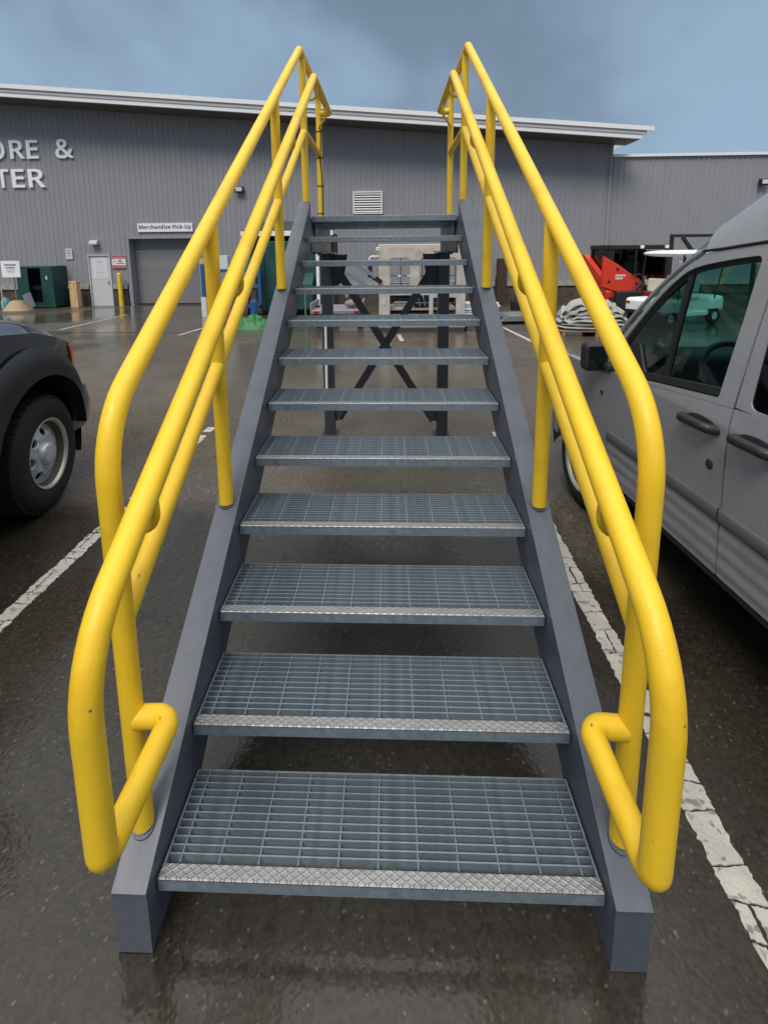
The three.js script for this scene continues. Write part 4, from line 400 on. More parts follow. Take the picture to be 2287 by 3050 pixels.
// ---------------------------------------------------------------- loader and golf cart at the right
{
  const o = thing('compact_loader', 'orange red tracked loader with a black cab behind the golf cart', 'loader', [7.05, gy(-14.0), -14.2], 0.10);
  const blk = std([0.012, 0.016, 0.015], 0.35); mesh('cab_roof', [rbox(1.72, 0.13, 1.25, 0.03, 0, 2.0, 0)], blk, o); for (const x of [-0.80, 0.80]) for (const z of [-0.55, 0.55]) mesh('cab_pillar', rbox(0.09, 1.25, 0.09, 0.012, x, 1.33, z), blk, o); mesh('cab_pillar', rbox(0.06, 1.2, 0.06, 0.01, -0.12, 1.33, 0.57), blk, o);
  mesh('cab_glass', [box(1.5, 0.7, 0.008, 0, 1.6, -0.55), box(0.008, 0.7, 1.0, -0.8, 1.55, 0), box(0.008, 0.7, 1.0, 0.8, 1.55, 0)], M.tint, o);
  mesh('cab_back', box(1.5, 0.62, 0.03, 0, 0.95, -0.56), blk, o); mesh('seat', [rbox(0.52, 0.75, 0.16, 0.06, 0.15, 1.25, -0.1), rbox(0.52, 0.14, 0.5, 0.05, 0.15, 0.85, 0.12), rbox(0.26, 0.2, 0.12, 0.04, 0.15, 1.72, -0.12)], std([0.008, 0.008, 0.012], 0.6), o); mesh('control_lever', [bar(V(0.5, 0.9, 0.3), V(0.58, 1.22, 0.34), 0.02), bar(V(-0.25, 0.9, 0.3), V(-0.32, 1.22, 0.34), 0.02)], M.black, o); for (const x of [-0.0, 0.72]) mesh('work_lamp', rbox(0.10, 0.09, 0.06, 0.015, x, 2.0, 0.65), M.white, o);
  mesh('chassis', [rbox(1.5, 0.55, 1.7, 0.05, 0, 0.52, 0)], M.satinBlack, o);
  const arm = [[-1.1, 1.75], [-0.7, 1.78], [0.15, 1.28], [0.55, 1.05], [0.72, 0.75], [0.66, 0.22], [0.48, 0.18], [0.36, 0.62], [-0.2, 0.92], [-1.05, 1.45]];
  for (const x of [-0.98, 0.88]) { const q = prism(arm, 0.14, 0.012); q.rotateY(-Math.PI / 2); q.translate(x + 0.14, 0, 0); mesh('lift_arm', q.scale(1, 1, 1), M.orange, o); mesh('arm_pin', cyl(0.05, 0.05, 0.2, 14).rotateZ(Math.PI / 2).translate(x + 0.07, 0.95, 0.5), M.chrome, o); }
  mesh('bucket', prism([[0.7, 0.08], [1.25, 0.06], [0.85, 0.16], [0.78, 0.62], [0.7, 0.62]], 1.8).rotateY(-Math.PI / 2).translate(0.9, 0, -0.06), M.satinBlack, o);
  mesh('side_panel', [prism([[-0.5, 0.92], [0.40, 0.62], [0.58, 0.66], [0.62, 0.80], [0.58, 1.08], [0.42, 1.16], [-0.1, 1.52], [-0.5, 1.74]], 0.06, 0.016).rotateY(0.0).translate(-0.62, 0.0, 0.66)], M.orange, o);
  mesh('lower_panel', prism([[-0.5, 0.34], [0.34, 0.12], [0.50, 0.30], [0.57, 0.60], [0.40, 0.58], [-0.5, 0.88]], 0.05, 0.012).translate(-0.62, 0, 0.64), M.red, o); for (let k = 0; k < 4; k++) mesh('vent_slot', box(0.26, 0.022, 0.01, -0.62, 0.42 + k * 0.055, 0.702), M.black, o); for (const [x, y] of [[-0.15, 1.0], [-0.95, 1.05], [-0.72, 1.4]]) mesh('bolt', cyl(0.035, 0.035, 0.03, 12).rotateX(Math.PI / 2).translate(x, y, 0.745), M.black, o); mesh('hose', sweep(fillet([V(-0.3, 1.2, 0.78), V(-0.1, 1.28, 0.86), V(0.05, 0.9, 0.86), V(0.1, 0.6, 0.8)], 0.08, 5), 0.018, 8), M.black, o);
  mesh('decal', [box(0.30, 0.05, 0.004, -0.62 + 0.0, 1.22, 0.738), box(0.22, 0.05, 0.004, -0.66, 1.14, 0.738)].map((g) => g), M.offWhite, o); mesh('hydraulic_ram', [bar(V(-0.5, 0.45, 0.78), V(0.0, 1.05, 0.78), 0.035), bar(V(-0.1, 0.93, 0.78), V(0.12, 1.2, 0.78), 0.02)], M.satinBlack, o); mesh('front_lamp', rbox(0.14, 0.12, 0.06, 0.02, 0.22, 0.52, 0.9), M.offWhite, o); mesh('hood', rbox(0.5, 0.2, 0.3, 0.03, 0.25, 0.68, 0.78), M.red, o);
  for (const s of [-1, 1]) mesh('track', prism(arc(-0.55, 0.3, 0.29, 0.29, 90, 270, 8).concat(arc(0.55, 0.3, 0.29, 0.29, -90, 90, 8)), 0.3).rotateY(-Math.PI / 2).translate(s * 0.72 + 0.15, 0, 0), M.rubber, o);
  const gc = thing('golf_cart', 'white golf cart with a white roof and cream seat by the loader', 'golf cart', [7.20, gy(-11.9), -11.95], -1.15);
  const rf = new THREE.SphereGeometry(1, 32, 12); { const p = rf.attributes.position; for (let i = 0; i < p.count; i++) { const sq = (t, e) => Math.sign(t) * Math.pow(Math.abs(t), e); p.setXYZ(i, sq(p.getX(i), 0.55) * 0.68, p.getY(i) * 0.085, sq(p.getZ(i), 0.55) * 0.95); } rf.computeVertexNormals(); rf.translate(0, 1.77, -0.3); } mesh('roof', rf, M.white, gc);
  for (const x of [-0.52, 0.52]) for (const z of [-0.78, 0.72]) mesh('roof_post', bar(V(x, 0.62, z * 0.85 - 0.08), V(x, 1.75, z - 0.28), 0.018), M.black, gc);
  mesh('seat_back', rbox(0.98, 0.34, 0.16, 0.06, 0.0, 0.98, 0.30), M.cream, gc); mesh('seat', rbox(1.0, 0.14, 0.5, 0.05, 0, 0.70, 0.0), M.cream, gc); mesh('body', [rbox(1.12, 0.38, 0.72, 0.10, 0, 0.50, 0.68), rbox(1.1, 0.42, 0.5, 0.12, 0, 0.52, -0.9), rbox(1.0, 0.12, 1.4, 0.03, 0, 0.30, -0.1)], M.white, gc);
  for (const x of [-0.48, 0.48]) for (const z of [-0.82, 0.72]) { const w = mesh('wheel', new THREE.TorusGeometry(0.155, 0.075, 12, 26).rotateY(Math.PI / 2).translate(x, 0.23, z), M.rubber, gc); mesh('rim', cyl(0.12, 0.12, 0.1, 18).rotateZ(Math.PI / 2).translate(x, 0.23, z), M.offWhite, w); } mesh('tail_lamp', [rbox(0.12, 0.06, 0.03, 0.01, -0.44, 0.58, 1.04), rbox(0.12, 0.06, 0.03, 0.01, 0.44, 0.58, 1.04)], M.red, gc); mesh('bumper', rbox(1.0, 0.09, 0.06, 0.02, 0, 0.36, 1.06), M.black, gc); mesh('steering_wheel', new THREE.TorusGeometry(0.16, 0.014, 8, 24).rotateX(-0.9).translate(-0.26, 0.98, -0.5), M.black, gc);
  const rh = thing('hose_reel', 'coiled red hose hanging on the black steel frame by the wall', 'hose', [9.37, 0.24, -16.6]); mesh('hose_coil', [0, 1, 2, 3].map((k) => new THREE.TorusGeometry(0.34 - k * 0.03, 0.035, 8, 32).scale(1, 0.62, 1).translate(0.02 * k, 0.3, 0.05 * k)), M.red, rh); mesh('hose_end', sweep(fillet([V(-0.3, 0.3, 0.05), V(-0.36, 0.1, 0.1), V(-0.1, 0.0, 0.12)], 0.08, 5), 0.03, 8), M.red, rh);
  const fr = thing('steel_frame', 'black square steel frame standing by the wing wall behind the golf cart', 'frame', [9.6, gy(-16.4), -16.4]); const fp = (n, a, b) => mesh(n, beam(a, b, 0.10, 0.10), M.satinBlack, fr); fp('frame_post', V(-0.15, 0, 0), V(-0.15, 2.38, 0)); fp('frame_post', V(2.6, 0, 0), V(2.6, 2.38, 0)); fp('top_rail', V(-0.2, 2.43, 0), V(2.65, 2.43, 0)); fp('diagonal', V(0.2, 2.37, 0), V(1.0, 1.35, 0)); fp('low_rail', V(-0.1, 0.5, 0), V(2.55, 0.5, 0));
  const pw = thing('panel', 'pale grey panel standing inside the black steel frame', 'panel', [10.25, gy(-16.6), -16.65]); mesh('sheet', rbox(0.75, 1.55, 0.05, 0.01, 0, 0.79, 0), std([0.36, 0.37, 0.40], 0.6), pw); mesh('edge_strip', box(0.75, 0.04, 0.06, 0, 1.58, 0), M.offWhite, pw);
}
// ---------------------------------------------------------------- wheels, van, truck
// wheel with its axle along x, outer face towards +x (or -x when side = -1)
function wheel(parent, x, y, z, R, rr, w, side, steer, holes) {
  const prof = [[rr - 0.005, -w / 2 + 0.02], [rr + 0.015, -w / 2], [R - 0.05, -w / 2 - 0.004], [R - 0.012, -w / 2 + 0.02], [R, -w / 2 + 0.05], [R, w / 2 - 0.05], [R - 0.012, w / 2 - 0.02], [R - 0.05, w / 2 + 0.004], [R - 0.09, w / 2 + 0.006], [rr + 0.015, w / 2], [rr - 0.005, w / 2 - 0.02]];
  const tg = [new THREE.LatheGeometry(prof.map(([a, b]) => new THREE.Vector2(a, b)), 48)];
  for (let k = 0; k < 40; k++) { const a = k / 40 * Math.PI * 2; for (const o of [-1, 1]) tg.push(box(0.012, w * 0.36, R * 0.105, R - 0.0005, o * w * 0.21, 0).rotateY(a + o * 0.05)); }
  const rot = (g) => g.rotateZ(-Math.PI / 2 * side); // lathe axis y -> x
  const W = new THREE.Group(); W.name = 'wheel'; W.position.set(x, y, z); W.rotation.y = steer; parent.add(W);
  mesh('tyre', tg.map(rot), M.rubber, W);
  const ho = w / 2;
  mesh('rim', [rot(new THREE.LatheGeometry([[rr - 0.013, ho - 0.018], [rr - 0.008, ho - 0.010], [rr - 0.004, ho - 0.002], [rr + 0.004, ho + 0.003], [rr + 0.009, ho + 0.001], [rr + 0.004, ho - 0.012]].map(([a, b]) => new THREE.Vector2(a, b)), 56))], M.rimLip, W);
  mesh('rim_barrel', rot(new THREE.LatheGeometry([[rr - 0.055, -ho + 0.03], [rr - 0.034, ho - 0.10], [rr - 0.026, ho - 0.05], [rr - 0.0128, ho - 0.0185]].map(([a, b]) => new THREE.Vector2(a, b)), 48)), M.barrel, W);
  // dished disc with round-cornered holes and a raised cap
  const dr = rr - 0.034; const sh = new THREE.Shape(); sh.absarc(0, 0, dr, 0, Math.PI * 2, false); for (let k = 0; k < holes; k++) { const a = (k + 0.35) / holes * Math.PI * 2; const p = new THREE.Path(); p.absellipse(Math.cos(a) * dr * 0.755, Math.sin(a) * dr * 0.755, dr * 0.155, dr * 0.185, 0, Math.PI * 2, false, a); sh.holes.push(p); }
  const dg = new THREE.ExtrudeGeometry(sh, { depth: 0.012, bevelEnabled: true, bevelSize: 0.006, bevelThickness: 0.007, bevelSegments: 3, curveSegments: 40 }); { const p = dg.attributes.position; for (let i = 0; i < p.count; i++) { const q = Math.hypot(p.getX(i), p.getY(i)) / dr; p.setZ(i, p.getZ(i) + 0.035 * smooth(1.0, 0.55, q) ); } dg.computeVertexNormals(); }
  dg.rotateX(-Math.PI / 2).translate(0, ho - 0.075, 0); mesh('wheel_disc', rot(dg), M.rim, W);
  mesh('hub_cap', rot(new THREE.LatheGeometry([[0, 0.034], [dr * 0.26, 0.032], [dr * 0.35, 0.026], [dr * 0.395, 0.012], [dr * 0.415, -0.008], [dr * 0.44, -0.03]].map(([a, b]) => new THREE.Vector2(a, b)).reverse(), 40).translate(0, ho - 0.022, 0)), M.rim, W);
  mesh('brake_drum', rot(cyl(dr * 0.95, dr * 0.95, 0.05, 28, 0, ho - 0.13, 0)), M.black, W);
  return W;
}
{
  const T = thing('van', 'silver grey high-roof van parked at the right, driver door beside the stairs', 'van', [2.17, 0, -2.33], 0.065);
  const nose = (z) => z < -0.25 ? 0.30 * Math.pow((-0.25 - z) / 0.6, 2.2) : 0; const tail = (z) => z > 3.4 ? 0.10 * Math.pow((z - 3.4) / 0.35, 2) : 0;
  const lean = (y) => y < 1.0 ? 0.012 * Math.pow((1.0 - y) / 0.6, 2) : 0.17 * (y - 1) + 0.05 * (y - 1) * (y - 1);
  const ridge = (y) => y < 0.585 && y > 0.385 ? 0.0038 * (0.5 - 0.5 * Math.cos((y - 0.385) / 0.2 * 3 * 2 * Math.PI)) : 0;
  const hw = (z, y) => 0.90 - lean(y) - nose(z) - tail(z); const belt = (z) => z < 0.34 ? 0.982 : z < 1.42 ? 0.982 + 0.103 * (z - 0.34) / 1.08 * (1.1 - 0.1 * (z - 0.34)) : 1.09;
  const seam = (z) => mix(1.683, 1.72, Math.min(1, Math.max(0, (z - 0.925) / 0.325))) + 0.03 * smooth(1.25, 2.2, z);
  const both = (name, outer, holes, mat, off, t, sub, parent = T) => { const out = []; for (const s of [-1, 1]) out.push(mesh(name, panel(outer, holes, (z, y) => s * (hw(z, y) + off), t, sub, s), mat, parent)); return out; };
  const rows = (z0, z1, y0f, y1f, s, nz, ny, off = 0) => { const g = grid((u, v) => { const z = mix(z0, z1, u), y = mix(y0f(z), y1f(z), v); return [s * (hw(z, y) + ridge(y) + off), y, z, z, y]; }, nz, ny); const e = []; const edge = (pts) => { const P = [], I = []; pts.forEach(([z, y], i) => { const x = s * (hw(z, y) + ridge(y) + off); P.push(x, y, z, x - s * 0.045, y, z); if (i) { const o = i * 2; I.push(o - 2, o - 1, o, o, o - 1, o + 1); } }); const q = new THREE.BufferGeometry(); q.setAttribute('position', new THREE.Float32BufferAttribute(P, 3)); q.setAttribute('uv', new THREE.Float32BufferAttribute(new Float32Array(P.length / 3 * 2), 2)); q.setIndex(I); q.computeVertexNormals(); e.push(q); }; const zz = Array.from({ length: nz + 1 }, (_, i) => mix(z0, z1, i / nz)), tt = Array.from({ length: ny + 1 }, (_, i) => i / ny); edge(zz.map((z) => [z, y0f(z)])); edge(zz.map((z) => [z, y1f(z)])); edge(tt.map((t) => [z0, mix(y0f(z0), y1f(z0), t)])); edge(tt.map((t) => [z1, mix(y0f(z1), y1f(z1), t)])); return [g, ...e]; };
  const arch = (zc, r) => (z) => { const d = r * r - (z - zc) * (z - zc); return Math.max(0.365, d > 0 ? 0.30 + Math.sqrt(d) : 0); };
  const WZ = 0.06, WR = 2.97;
  for (const s of [-1, 1]) {
    mesh('fender', rows(-0.78, 0.415, arch(WZ, 0.385), (z) => belt(z) - 0.10 * smooth(-0.1, -0.8, z), s, 60, 40), M.vanPaint, T);
    const d1 = mesh('front_door', rows(0.423, 1.331, () => 0.368, (z) => belt(z), s, 24, 70), M.vanPaint, T);
    const d2 = mesh('sliding_door', rows(1.341, 2.28, () => 0.368, (z) => belt(z), s, 24, 70), M.vanPaint, T);
    mesh('rear_quarter', rows(2.29, 3.72, arch(WR, 0.385), (z) => belt(z), s, 60, 60), M.vanPaint, T);
    for (const [d, a, b] of [[d1, 0.423, 1.331], [d2, 1.341, 2.28]]) mesh('side_moulding', grid((u, v) => { const z = mix(a, b, u), q = v * 2 - 1, y = 0.63 + q * 0.035; return [s * (hw(z, y) + 0.012 * Math.sqrt(Math.max(0, 1 - q * q)) + 0.001), y, z, z, y]; }, 12, 10), M.vanTrim, d);
    const hg = (z0, z1, y, par) => { const g = sweep(fillet([V(s * 0.895, y - 0.012, z0 + 0.008), V(s * 0.94, y, z0 + 0.02), V(s * 0.943, y + 0.004, z1 - 0.02), V(s * 0.895, y - 0.005, z1 - 0.008)], 0.02, 5), 0.021, 12); const cup = new THREE.SphereGeometry(1, 20, 10).scale(0.004, 0.034, (z1 - z0) * 0.50).translate(s * 0.9, y - 0.004, (z0 + z1) / 2); mesh('handle', [g, cup], M.satinBlack, par); };
    hg(1.085, 1.285, 0.972, d1); hg(1.385, 1.585, 0.985, d2);
    mesh('lock', new THREE.SphereGeometry(1, 14, 8).scale(0.006, 0.021, 0.021).translate(s * 0.9, 0.815, 1.254), M.satinBlack, d1);
    mesh('badge', new THREE.SphereGeometry(1, 12, 8).scale(0.006, 0.012, 0.016).translate(s * 0.902, 0.86, 0.33), M.black, T);
  }
  // upper door frames with their windows
  const win1 = curve([[0.35, 1.0], [0.405, 1.10], [0.505, 1.245], [0.64, 1.415], [0.752, 1.53], [0.855, 1.60], [1.06, 1.645], [1.20, 1.664]], 22).concat(arc(1.222, 1.640, 0.024, 0.026, 80, 0, 4), [[1.252, 1.40], [1.246, 1.13]], arc(1.226, 1.112, 0.02, 0.02, 0, -80, 3), [[0.86, 1.052], [0.60, 1.022]]);
  const fr1 = [[0.28, 0.986], ...curve([[0.30, 1.01], [0.40, 1.165], [0.52, 1.31], [0.66, 1.465], [0.80, 1.60], [0.93, 1.676]], 14), [1.1, 1.702], [1.25, 1.714], [1.331, 1.717], [1.331, belt(1.331) + 0.002], [0.85, belt(0.85) + 0.002], [0.42, belt(0.42) + 0.002]];
  const win2 = arc(1.437, 1.135, 0.035, 0.035, 270, 180, 4).concat([[1.388, 1.40]], arc(1.415, 1.615, 0.03, 0.03, 180, 90, 4), arc(2.18, 1.615, 0.035, 0.035, 90, 0, 4), arc(2.18, 1.135, 0.035, 0.035, 0, -90, 4));
  const fr2 = [[1.341, 1.719], [1.7, 1.733], [2.28, 1.747], [2.28, 1.092], [1.341, 1.085]];
  both('door_frame', fr1, [win1], M.vanPaint, 0.0, 0.05, 3); both('sliding_door_frame', fr2, [win2], M.vanPaint, 0.0, 0.03, 3);
  both('upper_quarter', [[2.29, 1.747], [3.0, 1.75], [3.72, 1.74], [3.72, 1.09], [2.29, 1.092]], [], M.vanPaint, 0, 0.03, 3);
  const inset = (p, k) => { const n = p.length; return p.map((q, i) => { const a = p[(i + n - 1) % n], b = p[(i + 1) % n]; let dx = b[0] - a[0], dy = b[1] - a[1]; const l = Math.hypot(dx, dy) || 1; return [q[0] + dy / l * k, q[1] - dx / l * k]; }); };
  const ar = (p) => p.reduce((s, q, i) => { const b = p[(i + 1) % p.length]; return s + q[0] * b[1] - q[1] * b[0]; }, 0); const ins = (p, k) => inset(p, ar(p) > 0 ? -k : k);
  const i1 = ins(win1, 0.026); const o1 = ins(win1, 0.001); for (const s of [-1, 1]) mesh('window_seal', grid((u, v) => { const n = o1.length, i = Math.round(u * n) % n, z = mix(o1[i][0], i1[i][0], v), y = mix(o1[i][1], i1[i][1], v); return [s * (hw(z, y) - 0.012 - 0.008 * v), y, z]; }, o1.length, 2), M.black, T);
  both('window_seal', [[0.885, 1.054], [0.85, 1.050], [0.832, 1.562], [0.856, 1.575]], [], M.black, -0.012, 0.02, 1);
  both('belt_strip', [[0.43, 1.012], [1.246, 1.102], [1.246, 1.135], [0.43, 1.04]], [], M.satinBlack, -0.006, 0.02, 2);
  { const w = ins(win1, 0.02); both('side_window', w.filter((q) => q[0] > 0.848).concat([[0.848, 1.054], [0.848, 1.575]]).sort((a, b) => Math.atan2(b[1] - 1.36, b[0] - 1.05) - Math.atan2(a[1] - 1.36, a[0] - 1.05)), [], M.glass, -0.022, 0, 2); const f = w.filter((q) => q[0] < 0.842 && q[1] > 1.03), cx = 0.70, cy = 1.2; both('quarter_window', f.concat([[0.842, 1.56], [0.842, 1.055]]).sort((a, b) => Math.atan2(b[1] - cy, b[0] - cx) - Math.atan2(a[1] - cy, a[0] - cx)), [], M.quarter, -0.022, 0, 2); } both('side_window', ins(win2, 0.001), [], M.tint, -0.006, 0, 2); 
  both('mirror_base', [[0.44, 1.03], [0.72, 1.045], [0.60, 1.20], [0.56, 1.20]], [], M.satinBlack, -0.010, 0.03, 1);
  // roof and windscreen
  const zf = (u) => 0.905 - 0.16 * (1 - u * u); const top = (z) => { const t = [[0.70, 1.755], [0.78, 1.80], [0.86, 1.853], [0.93, 1.902], [1.0, 1.948], [1.08, 1.995], [1.16, 2.035], [1.26, 2.07], [1.4, 2.105], [1.6, 2.13], [1.9, 2.15], [3.0, 2.14], [3.75, 2.09]]; for (let i = 1; i < t.length; i++) if (z <= t[i][0]) return mix(t[i - 1][1], t[i][1], Math.max(0, (z - t[i - 1][0]) / (t[i][0] - t[i - 1][0]))); return 1.98; };
  const roofP = (u, z) => { const ys = seam(z) + 0.006, x = u * hw(z, ys); return [x, mix(ys, top(z), 1 - Math.pow(Math.abs(u), 8)), z, x, z]; };
  mesh('roof', grid((a, b) => { const u0 = a * 2 - 1, u = Math.sign(u0) * Math.pow(Math.abs(u0), 0.4); return roofP(u, mix(zf(u), 3.72, Math.pow(b, 1.7))); }, 60, 50), M.vanPaint, T);
  for (const s of [-1, 1]) mesh('drip_rail', sweep([0.90, 1.0, 1.1, 1.25, 1.5, 1.9, 2.6, 3.7].map((z) => V(s * (hw(z, seam(z)) + 0.001), seam(z) + 0.0005, z)), 0.007, 8), M.black, T);
  const cow = (u) => [0.87 * u, 0.985 + 0.03 * (1 - u * u), 0.19 - 0.36 * (1 - u * u)];
  mesh('windscreen', grid((a, b) => { const u = (a * 2 - 1) * 0.965, t = roofP(u, zf(u)), c = cow(u); const k = b; return [mix(c[0], t[0], k) * (1 - 0.0 * k), mix(c[1], t[1], k) + 0.03 * Math.sin(k * Math.PI), mix(c[2], t[2], k) - 0.02 * Math.sin(k * Math.PI)]; }, 24, 16), M.glass, T);
  for (const s of [-1, 1]) mesh('front_pillar', sweep(curve([[0.22, 0.985], [0.345, 1.165], [0.47, 1.325], [0.62, 1.485], [0.77, 1.615], [0.91, 1.70]], 14).map(([z, y]) => V(s * (hw(z, y) - 0.012), y, z)), 0.011, 12), M.vanPaint, T);
  for (const s of [-1, 1]) mesh('pillar_trim', sweep(curve([[0.40, 1.10], [0.50, 1.27], [0.66, 1.46], [0.80, 1.575], [0.93, 1.655]], 12).map(([z, y]) => V(s * (hw(z, y) - 0.05), y, z)), 0.016, 8), M.interior, T);
  mesh('hood', grid((a, b) => { const u = a * 2 - 1, c = cow(u), zn = -0.80 + 0.28 * u * u; const z = mix(c[2] - 0.01, zn, b); return [mix(0.87, 0.72, b) * u, mix(c[1] - 0.005, 0.80 - 0.04 * u * u, Math.pow(b, 1.5)), z]; }, 24, 16), M.vanPaint, T);
  mesh('front_bumper', grid((a, b) => { const u = a * 2 - 1, zn = -0.83 + 0.32 * u * u * u * u + 0.08 * u * u; return [u * 0.86, mix(0.78, 0.24, b), zn - 0.05 * Math.sin(b * Math.PI)]; }, 28, 12), M.vanTrim, T);
  mesh('rear_doors', rbox(1.56, 1.6, 0.06, 0.03, 0, 1.12, 3.73), M.vanPaint, T); mesh('rear_bumper', rbox(1.7, 0.24, 0.14, 0.05, 0, 0.45, 3.76), M.vanTrim, T);
  mesh('floor', [box(1.66, 0.06, 3.2, 0, 0.40, 2.05), box(1.2, 0.3, 1.0, 0, 0.5, -0.15), box(1.68, 0.02, 0.35, 0, 0.36, 0.62)], M.interior, T);
  for (const s of [-1, 1]) mesh('sill', box(0.06, 0.06, 1.9, s * 0.835, 0.35, 1.35), std([0.06, 0.032, 0.022], 0.8), T);
  mesh('dashboard', [rbox(1.60, 0.34, 0.5, 0.08, 0, 0.86, 0.28), rbox(0.5, 0.3, 0.3, 0.05, -0.38, 0.98, 0.45)], M.interior, T); mesh('steering_wheel', new THREE.TorusGeometry(0.185, 0.016, 10, 32).rotateX(-0.55).translate(-0.40, 1.04, 0.72), M.black, T);
  for (const x of [-0.42, 0.42]) mesh('seat', [rbox(0.50, 0.16, 0.5, 0.06, x, 0.72, 1.05), rbox(0.48, 0.66, 0.15, 0.06, x, 1.06, 1.36).rotateX(0), rbox(0.26, 0.2, 0.1, 0.04, x, 1.50, 1.42)], M.seat, T);
  mesh('headliner', box(1.36, 0.02, 1.1, 0, 1.69, 1.45), M.interior, T);
  mesh('bulkhead', box(1.62, 1.30, 0.02, 0, 1.05, 2.0), M.interior, T);
  const mi = mesh('mirror', [rbox(0.225, 0.175, 0.10, 0.035, -0.905, 1.073, 0.30), rbox(0.14, 0.05, 0.07, 0.02, -0.86, 1.03, 0.40)], M.satinBlack, T); mesh('mirror_glass', rbox(0.165, 0.13, 0.006, 0.003, -0.92, 1.077, 0.352), phy([0.006, 0.012, 0.011], 0.03, 0), mi);
  const mj = mesh('mirror', [rbox(0.205, 0.165, 0.10, 0.035, 0.985, 1.075, 0.42)], M.satinBlack, T); mesh('mirror_glass', rbox(0.165, 0.13, 0.006, 0.003, 0.985, 1.077, 0.472), std([0.5, 0.52, 0.53], 0.03, 1), mj);
  for (const s of [-1, 1]) { wheel(T, s * 0.79, 0.315, WZ, 0.315, 0.20, 0.20, s, 0, 7); wheel(T, s * 0.79, 0.315, WR, 0.315, 0.20, 0.20, s, 0, 7); mesh('wheel_well', [cyl(0.39, 0.39, 0.3, 28, 0, 0, 0).rotateZ(Math.PI / 2).translate(s * 0.60, 0.30, WZ), ].map((g) => g), M.black, T).scale.set(1, 1, 1); mesh('headlamp', rbox(0.30, 0.16, 0.2, 0.05, s * 0.62, 0.72, -0.66), M.lens, T); }
}
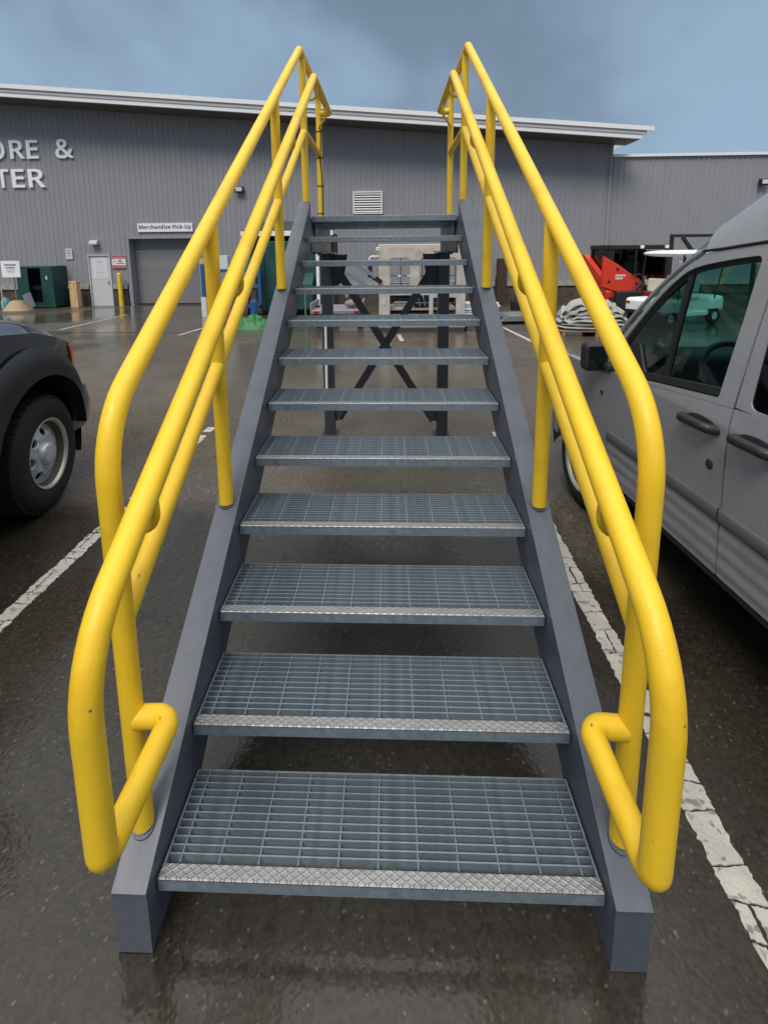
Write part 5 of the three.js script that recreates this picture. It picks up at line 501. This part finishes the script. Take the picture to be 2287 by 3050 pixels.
{
  const T = thing('pickup_truck', 'dark blue black pickup truck with black wheel flares at the left edge', 'truck', [-3.195, 0, -1.965], 0.08);
  const nz = (z) => z < -0.28 ? 0.95 * Math.pow((-0.28 - z) / 0.78, 3.2) : 0; const hw = (z, y) => 0.955 - nz(z) - 0.05 * smooth(0.95, 1.25, y) - 0.02 * Math.pow(Math.max(0, 0.7 - y) / 0.3, 2) * 0.5;
  const fl = (z) => { const t = [[-1.1, 0.93], [-0.80, 0.97], [-0.62, 1.025], [-0.528, 1.066], [-0.36, 1.132], [-0.164, 1.187], [0.2, 1.228], [0.8, 1.245]]; for (let i = 1; i < t.length; i++) if (z <= t[i][0]) return mix(t[i - 1][1], t[i][1], (z - t[i - 1][0]) / (t[i][0] - t[i - 1][0])); return 1.225; };
  const AZ = -0.06, AY = 0.375;
  const lowf = (z) => { const d = 0.60 * 0.60 - (z - AZ) * (z - AZ); const a = d > 0 ? AY + Math.sqrt(d) : 0; return Math.max(z < AZ ? 0.66 : 0.46, a); };
  for (const s of [-1, 1]) {
    mesh('fender', grid((u, v) => { const z = mix(-0.95, 0.74, u), y = mix(lowf(z), Math.max(lowf(z) + 0.02, fl(z)), v); return [s * hw(z, y), y, z, z, y]; }, 70, 16), M.truckPaint, T);
    // swollen flare round the arch
    mesh('wheel_flare', grid((u, v) => { const a = mix(-8, 192, u) * Math.PI / 180, fr = Math.cos(a) < 0; const ro = mix(0.535, 0.735 - (fr ? 0.05 : 0) * Math.abs(Math.cos(a)), v); const z = AZ + Math.cos(a) * ro * (fr ? 0.97 : 1.0), y = AY + 0.005 + Math.sin(a) * ro; const b = Math.sin(Math.min(1, (1 - v) * 1.6 + 0.0) * Math.PI / 2); const zc = Math.max(z, -0.75); return [s * (hw(zc, 0.8) + 0.004 + 0.055 * b), Math.max(0.44, y), z, u * 2.2, v * 0.25]; }, 60, 10), M.flare, T);
    mesh('flare_lip', grid((u, v) => { const a = mix(-8, 192, u) * Math.PI / 180, fr = Math.cos(a) < 0; const z = AZ + Math.cos(a) * 0.535 * (fr ? 0.97 : 1), y = AY + 0.005 + Math.sin(a) * 0.535; return [s * (hw(Math.max(z, -0.75), 0.8) + 0.059 - 0.14 * v), Math.max(0.44, y), z, u * 2.2, v * 0.1]; }, 60, 2), M.black, T);
    mesh('wheel_well', [grid((u, v) => { const a = mix(-20, 200, u) * Math.PI / 180; return [s * (0.9 - 0.45 * v), AY + 0.02 + 0.56 * Math.sin(a), AZ + 0.56 * Math.cos(a)]; }, 30, 2), grid((u, v) => { const a = u * Math.PI * 2; return [s * 0.46, AY + 0.02 + 0.6 * v * Math.sin(a), AZ + 0.6 * v * Math.cos(a)]; }, 30, 2)], M.black, T);
    wheel(T, s * 0.845, 0.385, -0.08, 0.385, 0.226, 0.25, s, 0.045, 7); wheel(T, s * 0.845, 0.385, 3.6, 0.385, 0.226, 0.25, s, 0, 7);
    mesh('corner_lamp', grid((u, v) => { const z = mix(-0.66, -0.50, u), y = mix(mix(0.90, 0.87, 1 - u), mix(1.02, 1.045, u), v); return [s * (hw(z, y) + 0.012), y, z]; }, 10, 10), M.amber, T);
    mesh('headlamp', grid((u, v) => { const z = mix(-1.0, -0.665, u), y = mix(0.80, 0.975 + 0.04 * u, v); return [s * (hw(z, y) + 0.010), y, z]; }, 12, 10), M.lens, T);
    mesh('badge', rbox(0.008, 0.022, 0.20, 0.004, s * 0.958, 1.12, 0.36), M.chrome, T);
    // door, rear side, bed
    mesh('door', grid((u, v) => { const z = mix(0.75, 1.85, u), y = mix(0.46, 1.24, v); return [s * hw(z, y), y, z]; }, 8, 14), M.truckPaint, T); mesh('rear_side', grid((u, v) => { const z = mix(1.86, 4.75, u), d = 0.55 * 0.55 - (z - 3.6) ** 2; const y = mix(Math.max(0.5, d > 0 ? 0.375 + Math.sqrt(d) : 0), 1.30, v); return [s * (hw(1, y)), y, z]; }, 40, 14), M.truckPaint, T);
    mesh('cab_side', panel([[0.78, 1.24], [1.35, 1.78], [1.55, 1.84], [2.45, 1.84], [2.5, 1.24]], [[[1.0, 1.29], [1.42, 1.70], [1.6, 1.76], [2.3, 1.76], [2.3, 1.29]]], (z, y) => s * (0.93 - 0.22 * (y - 1.24)), 0.04, 3, s), M.truckPaint, T); mesh('side_window', panel([[1.0, 1.29], [1.42, 1.70], [1.6, 1.76], [2.3, 1.76], [2.3, 1.29]], [], (z, y) => s * (0.918 - 0.22 * (y - 1.24)), 0, 2, s), M.tint, T);
    mesh('mirror', rbox(0.22, 0.26, 0.12, 0.04, s * 1.08, 1.36, 0.98), M.satinBlack, T);
  }
  mesh('hood', grid((a, b) => { const u = a * 2 - 1, zn = -0.80 + 0.25 * u * u, z = mix(0.74, zn, b); const edge = Math.pow(Math.abs(u), 6); const xw = Math.min(0.905, hw(Math.max(z, -0.7), 1.1) - 0.03); const crown = 1.33 - 0.05 * smooth(0.74, -0.2, z) - 0.17 * Math.pow(smooth(-0.05, -0.85, z), 1.3); const y = mix(crown, Math.min(crown, fl(z) - 0.004), edge) + 0.018 * smooth(0.62, 0.72, Math.abs(u)) * (1 - smooth(0.86, 0.97, Math.abs(u))); return [u * xw, y, z]; }, 60, 36), M.truckPaint, T);
  const nosec = (u, y, off) => { const a = Math.abs(u); const z = -1.0 + 0.34 * Math.pow(a, 3.2); const zz = Math.max(z, -1.0); return [u * (0.90 + off), y, zz - off]; };
  mesh('grille', grid((a, b) => { const u = (a * 2 - 1) * 0.62; const p = nosec(u, mix(0.72, 1.06, b), 0); p[2] += 0.06 * b; return p; }, 20, 8), M.black, T); mesh('grille_bar', [0.80, 0.90, 1.0].map((y, i) => sweep(Array.from({ length: 9 }, (_, k) => { const p = nosec((k / 4 - 1) * 0.62, y, 0.01); return V(p[0], p[1], p[2] + 0.02 + 0.02 * i); }), 0.018, 8)), M.chrome, T);
  mesh('front_bumper', grid((a, b) => { const t = (a * 2 - 1); const z = -1.05 + 0.36 * Math.pow(Math.abs(t), 4) + 0.22 * smooth(0.9, 1.0, Math.abs(t)); const x = Math.sign(t) * Math.min(0.895, Math.abs(t) * 0.945); const y = mix(0.385, 0.665, b); return [x * 1.035 * (1 - 0.02 * Math.abs(b * 2 - 1)), y, z - 0.02 * Math.sin(b * Math.PI)]; }, 40, 10), M.truckPaint, T); mesh('bumper_top', grid((a, b) => { const t = a * 2 - 1, z = -1.05 + 0.36 * Math.pow(Math.abs(t), 4) + 0.22 * smooth(0.9, 1.0, Math.abs(t)); return [Math.sign(t) * Math.min(0.915, Math.abs(t) * 0.96) * mix(1, 0.9, b), 0.666 + 0.012 * b, mix(z, Math.min(z + 0.12, -0.55), b)]; }, 40, 2), M.flare, T);
  mesh('cab_roof', rbox(1.62, 0.08, 1.15, 0.04, 0, 1.85, 2.0), M.truckPaint, T); mesh('windscreen', grid((a, b) => { const u = a * 2 - 1; return [u * mix(0.9, 0.78, b), mix(1.25, 1.83, b), mix(0.76, 1.42, b) - 0.12 * (1 - u * u)]; }, 14, 8), M.tint, T); mesh('cab_back', box(1.7, 0.6, 0.04, 0, 1.54, 2.5), M.truckPaint, T); mesh('cab_floor', [box(1.7, 0.12, 4.0, 0, 0.55, 2.7), box(1.5, 0.5, 0.9, 0, 0.85, -0.1)], M.black, T); mesh('tailgate', rbox(1.8, 0.7, 0.06, 0.02, 0, 0.95, 4.76), M.truckPaint, T);
}
scene.traverse((o) => { if (o.isMesh) { o.castShadow = true; o.receiveShadow = true; } });
renderer.render(scene, camera);
